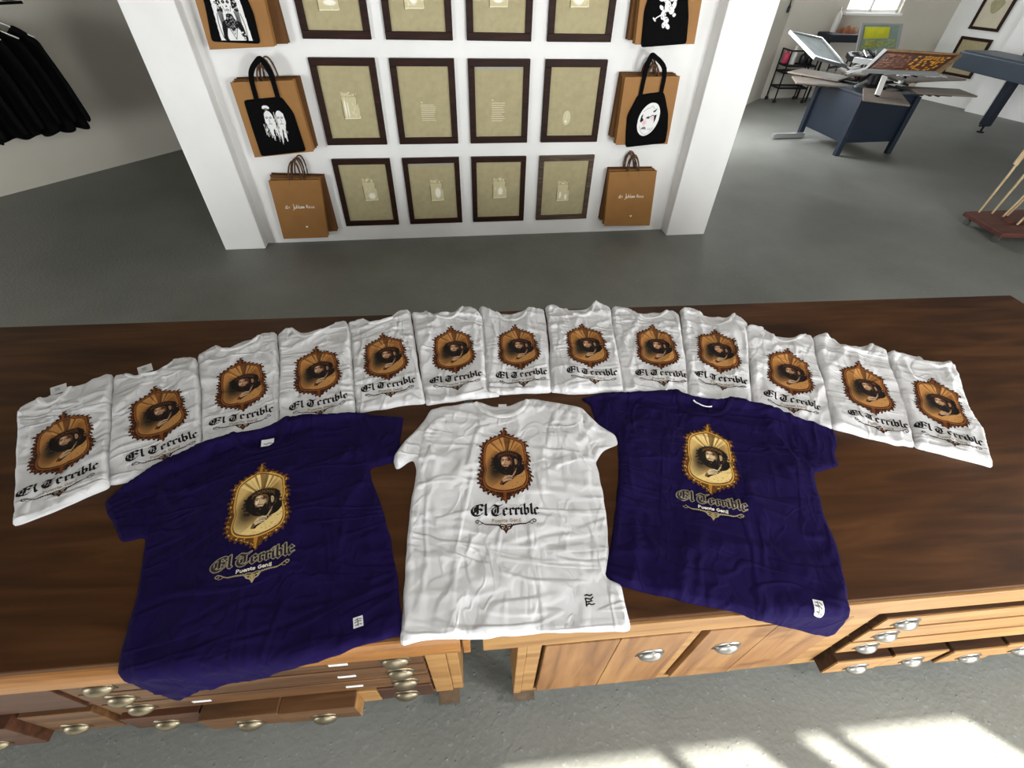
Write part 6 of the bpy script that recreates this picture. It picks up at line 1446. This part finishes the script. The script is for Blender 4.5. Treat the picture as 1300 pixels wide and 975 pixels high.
for j in range(nx-1):
    for i in range(nx-1): fs.append((j*nx+i, j*nx+i+1, (j+1)*nx+i+1, (j+1)*nx+i))
o = mb.add(vs, fs).build('brown_rag', M['brown_cloth'], None, True); o.location = (5.84, 8.20, .8905); tag(o, 'brown crumpled rag heaped on the dark bench', 'rag')
rgk = random.Random(8)
for k in range(5):
    t = TH('ink_tool', '%s ink spatula from the left on the lower bench shelf' % ('first','second','third','fourth','fifth')[k], 'tool', (5.60 + .14*k, 8.12, .321), 'ink tools on the bench shelf')
    MB().bar((0,0,.10), (.015*(k % 3 - 1),.0,.26), .02, .012).build('handle', M['black_plastic'], t); MB().bar((0,0,.0), (0,0,.10), .035, .004).build('blade', M['alu'], t)
# scissors hanging at the passage wall
PA, PU = Vector((4.95, 8.36, 0)), (Vector((3.30, 6.75, 0)) - Vector((4.95, 8.36, 0))).normalized(); PN = Vector((-PU.y, PU.x, 0))
if PN.dot(Vector((1,-1,0))) < 0: PN = -PN
t = TH('hanging_scissors', 'dark scissors hanging on the pale strip of wall left of the far corner', 'scissors', tuple(PA + PU*.20 + PN*.012 + Vector((0,0,1.22)))); 
Mx = lambda a, z: PU*a + Vector((0,0,z))
for s_ in (-1, 1):
    MB().tube([Mx(s_*.026 + .024*math.cos(a), -.07 + .036*math.sin(a)) for a in np.linspace(0, 2*math.pi, 14)], .007, 6, cap=False).build('finger_ring', M['black_plastic'], t, smooth=True)
    MB().bar(Mx(s_*.018, -.04), Mx(-s_*.012, .13), .016, .006, up=PN).build('blade', M['dark_metal'], t)
# dolly with wooden sticks at the right edge
t = TH('stick_dolly', 'low red-brown wooden dolly on castors at the right edge', 'dolly', (4.80, 3.45, 0)); L = Vector(t.location)
dq = [(4.415,3.63),(4.375,3.20),(5.05,3.14),(5.10,3.66)]
LB(quadbox(MB(), dq, .065, .10), t).build('board', M['rust_wood'], t, bevel=.004)
LB(quadbox(MB(), [(4.60,3.38),(4.80,3.36),(4.81,3.44),(4.61,3.46)], .1005, .115), t).build('cleat', M['rust_wood'], t)
for x, y in ((4.45,3.58),(4.42,3.25),(5.02,3.20),(5.04,3.60)):
    LB(MB().box(x-.02,x+.02,y-.02,y+.02,.045,.065), t).build('castor_fork', M['steel'], t)
    w = MB(); ring = []
    for s_ in (-.010, .010):
        for k in range(14): a = 2*math.pi*k/14; ring.append((x+s_, y+.026*math.cos(a), .0265+.026*math.sin(a)))
    w.add(ring, [(k, (k+1) % 14, 14+(k+1) % 14, 14+k) for k in range(14)] + [tuple(range(14))[::-1], tuple(range(14, 28))]); LB(w, t).build('castor_wheel', M['steel'], t)
STK = [((4.52,3.60),(4.72,3.74),'first'),((4.62,3.57),(4.86,3.72),'second'),((4.66,3.50),(5.02,3.66),'third'),((4.72,3.52),(5.08,3.66),'fourth'),((4.64,3.34),(5.0,3.5),'fifth')]
for (a, b, w) in STK:
    t = TH('wooden_stick', '%s pale wooden stick from the left standing on the red-brown dolly' % w, 'stick', (a[0], a[1], .1015), 'pale sticks on the dolly')
    top = Vector((b[0]-a[0], b[1]-a[1], .62)); mid = top*.5 + Vector((.012, 0, 0))
    MB().tube([(0,0,.004), tuple(mid), tuple(top)], [.008,.009,.008], 8).build('shaft', M['pale_stick'], t, smooth=True)
    # split paddle end
    MB().bar(tuple(top*.60), tuple(top*1.0), .05, .012, up=(0,1,0)).build('paddle', M['pale_stick'], t, bevel=.003)
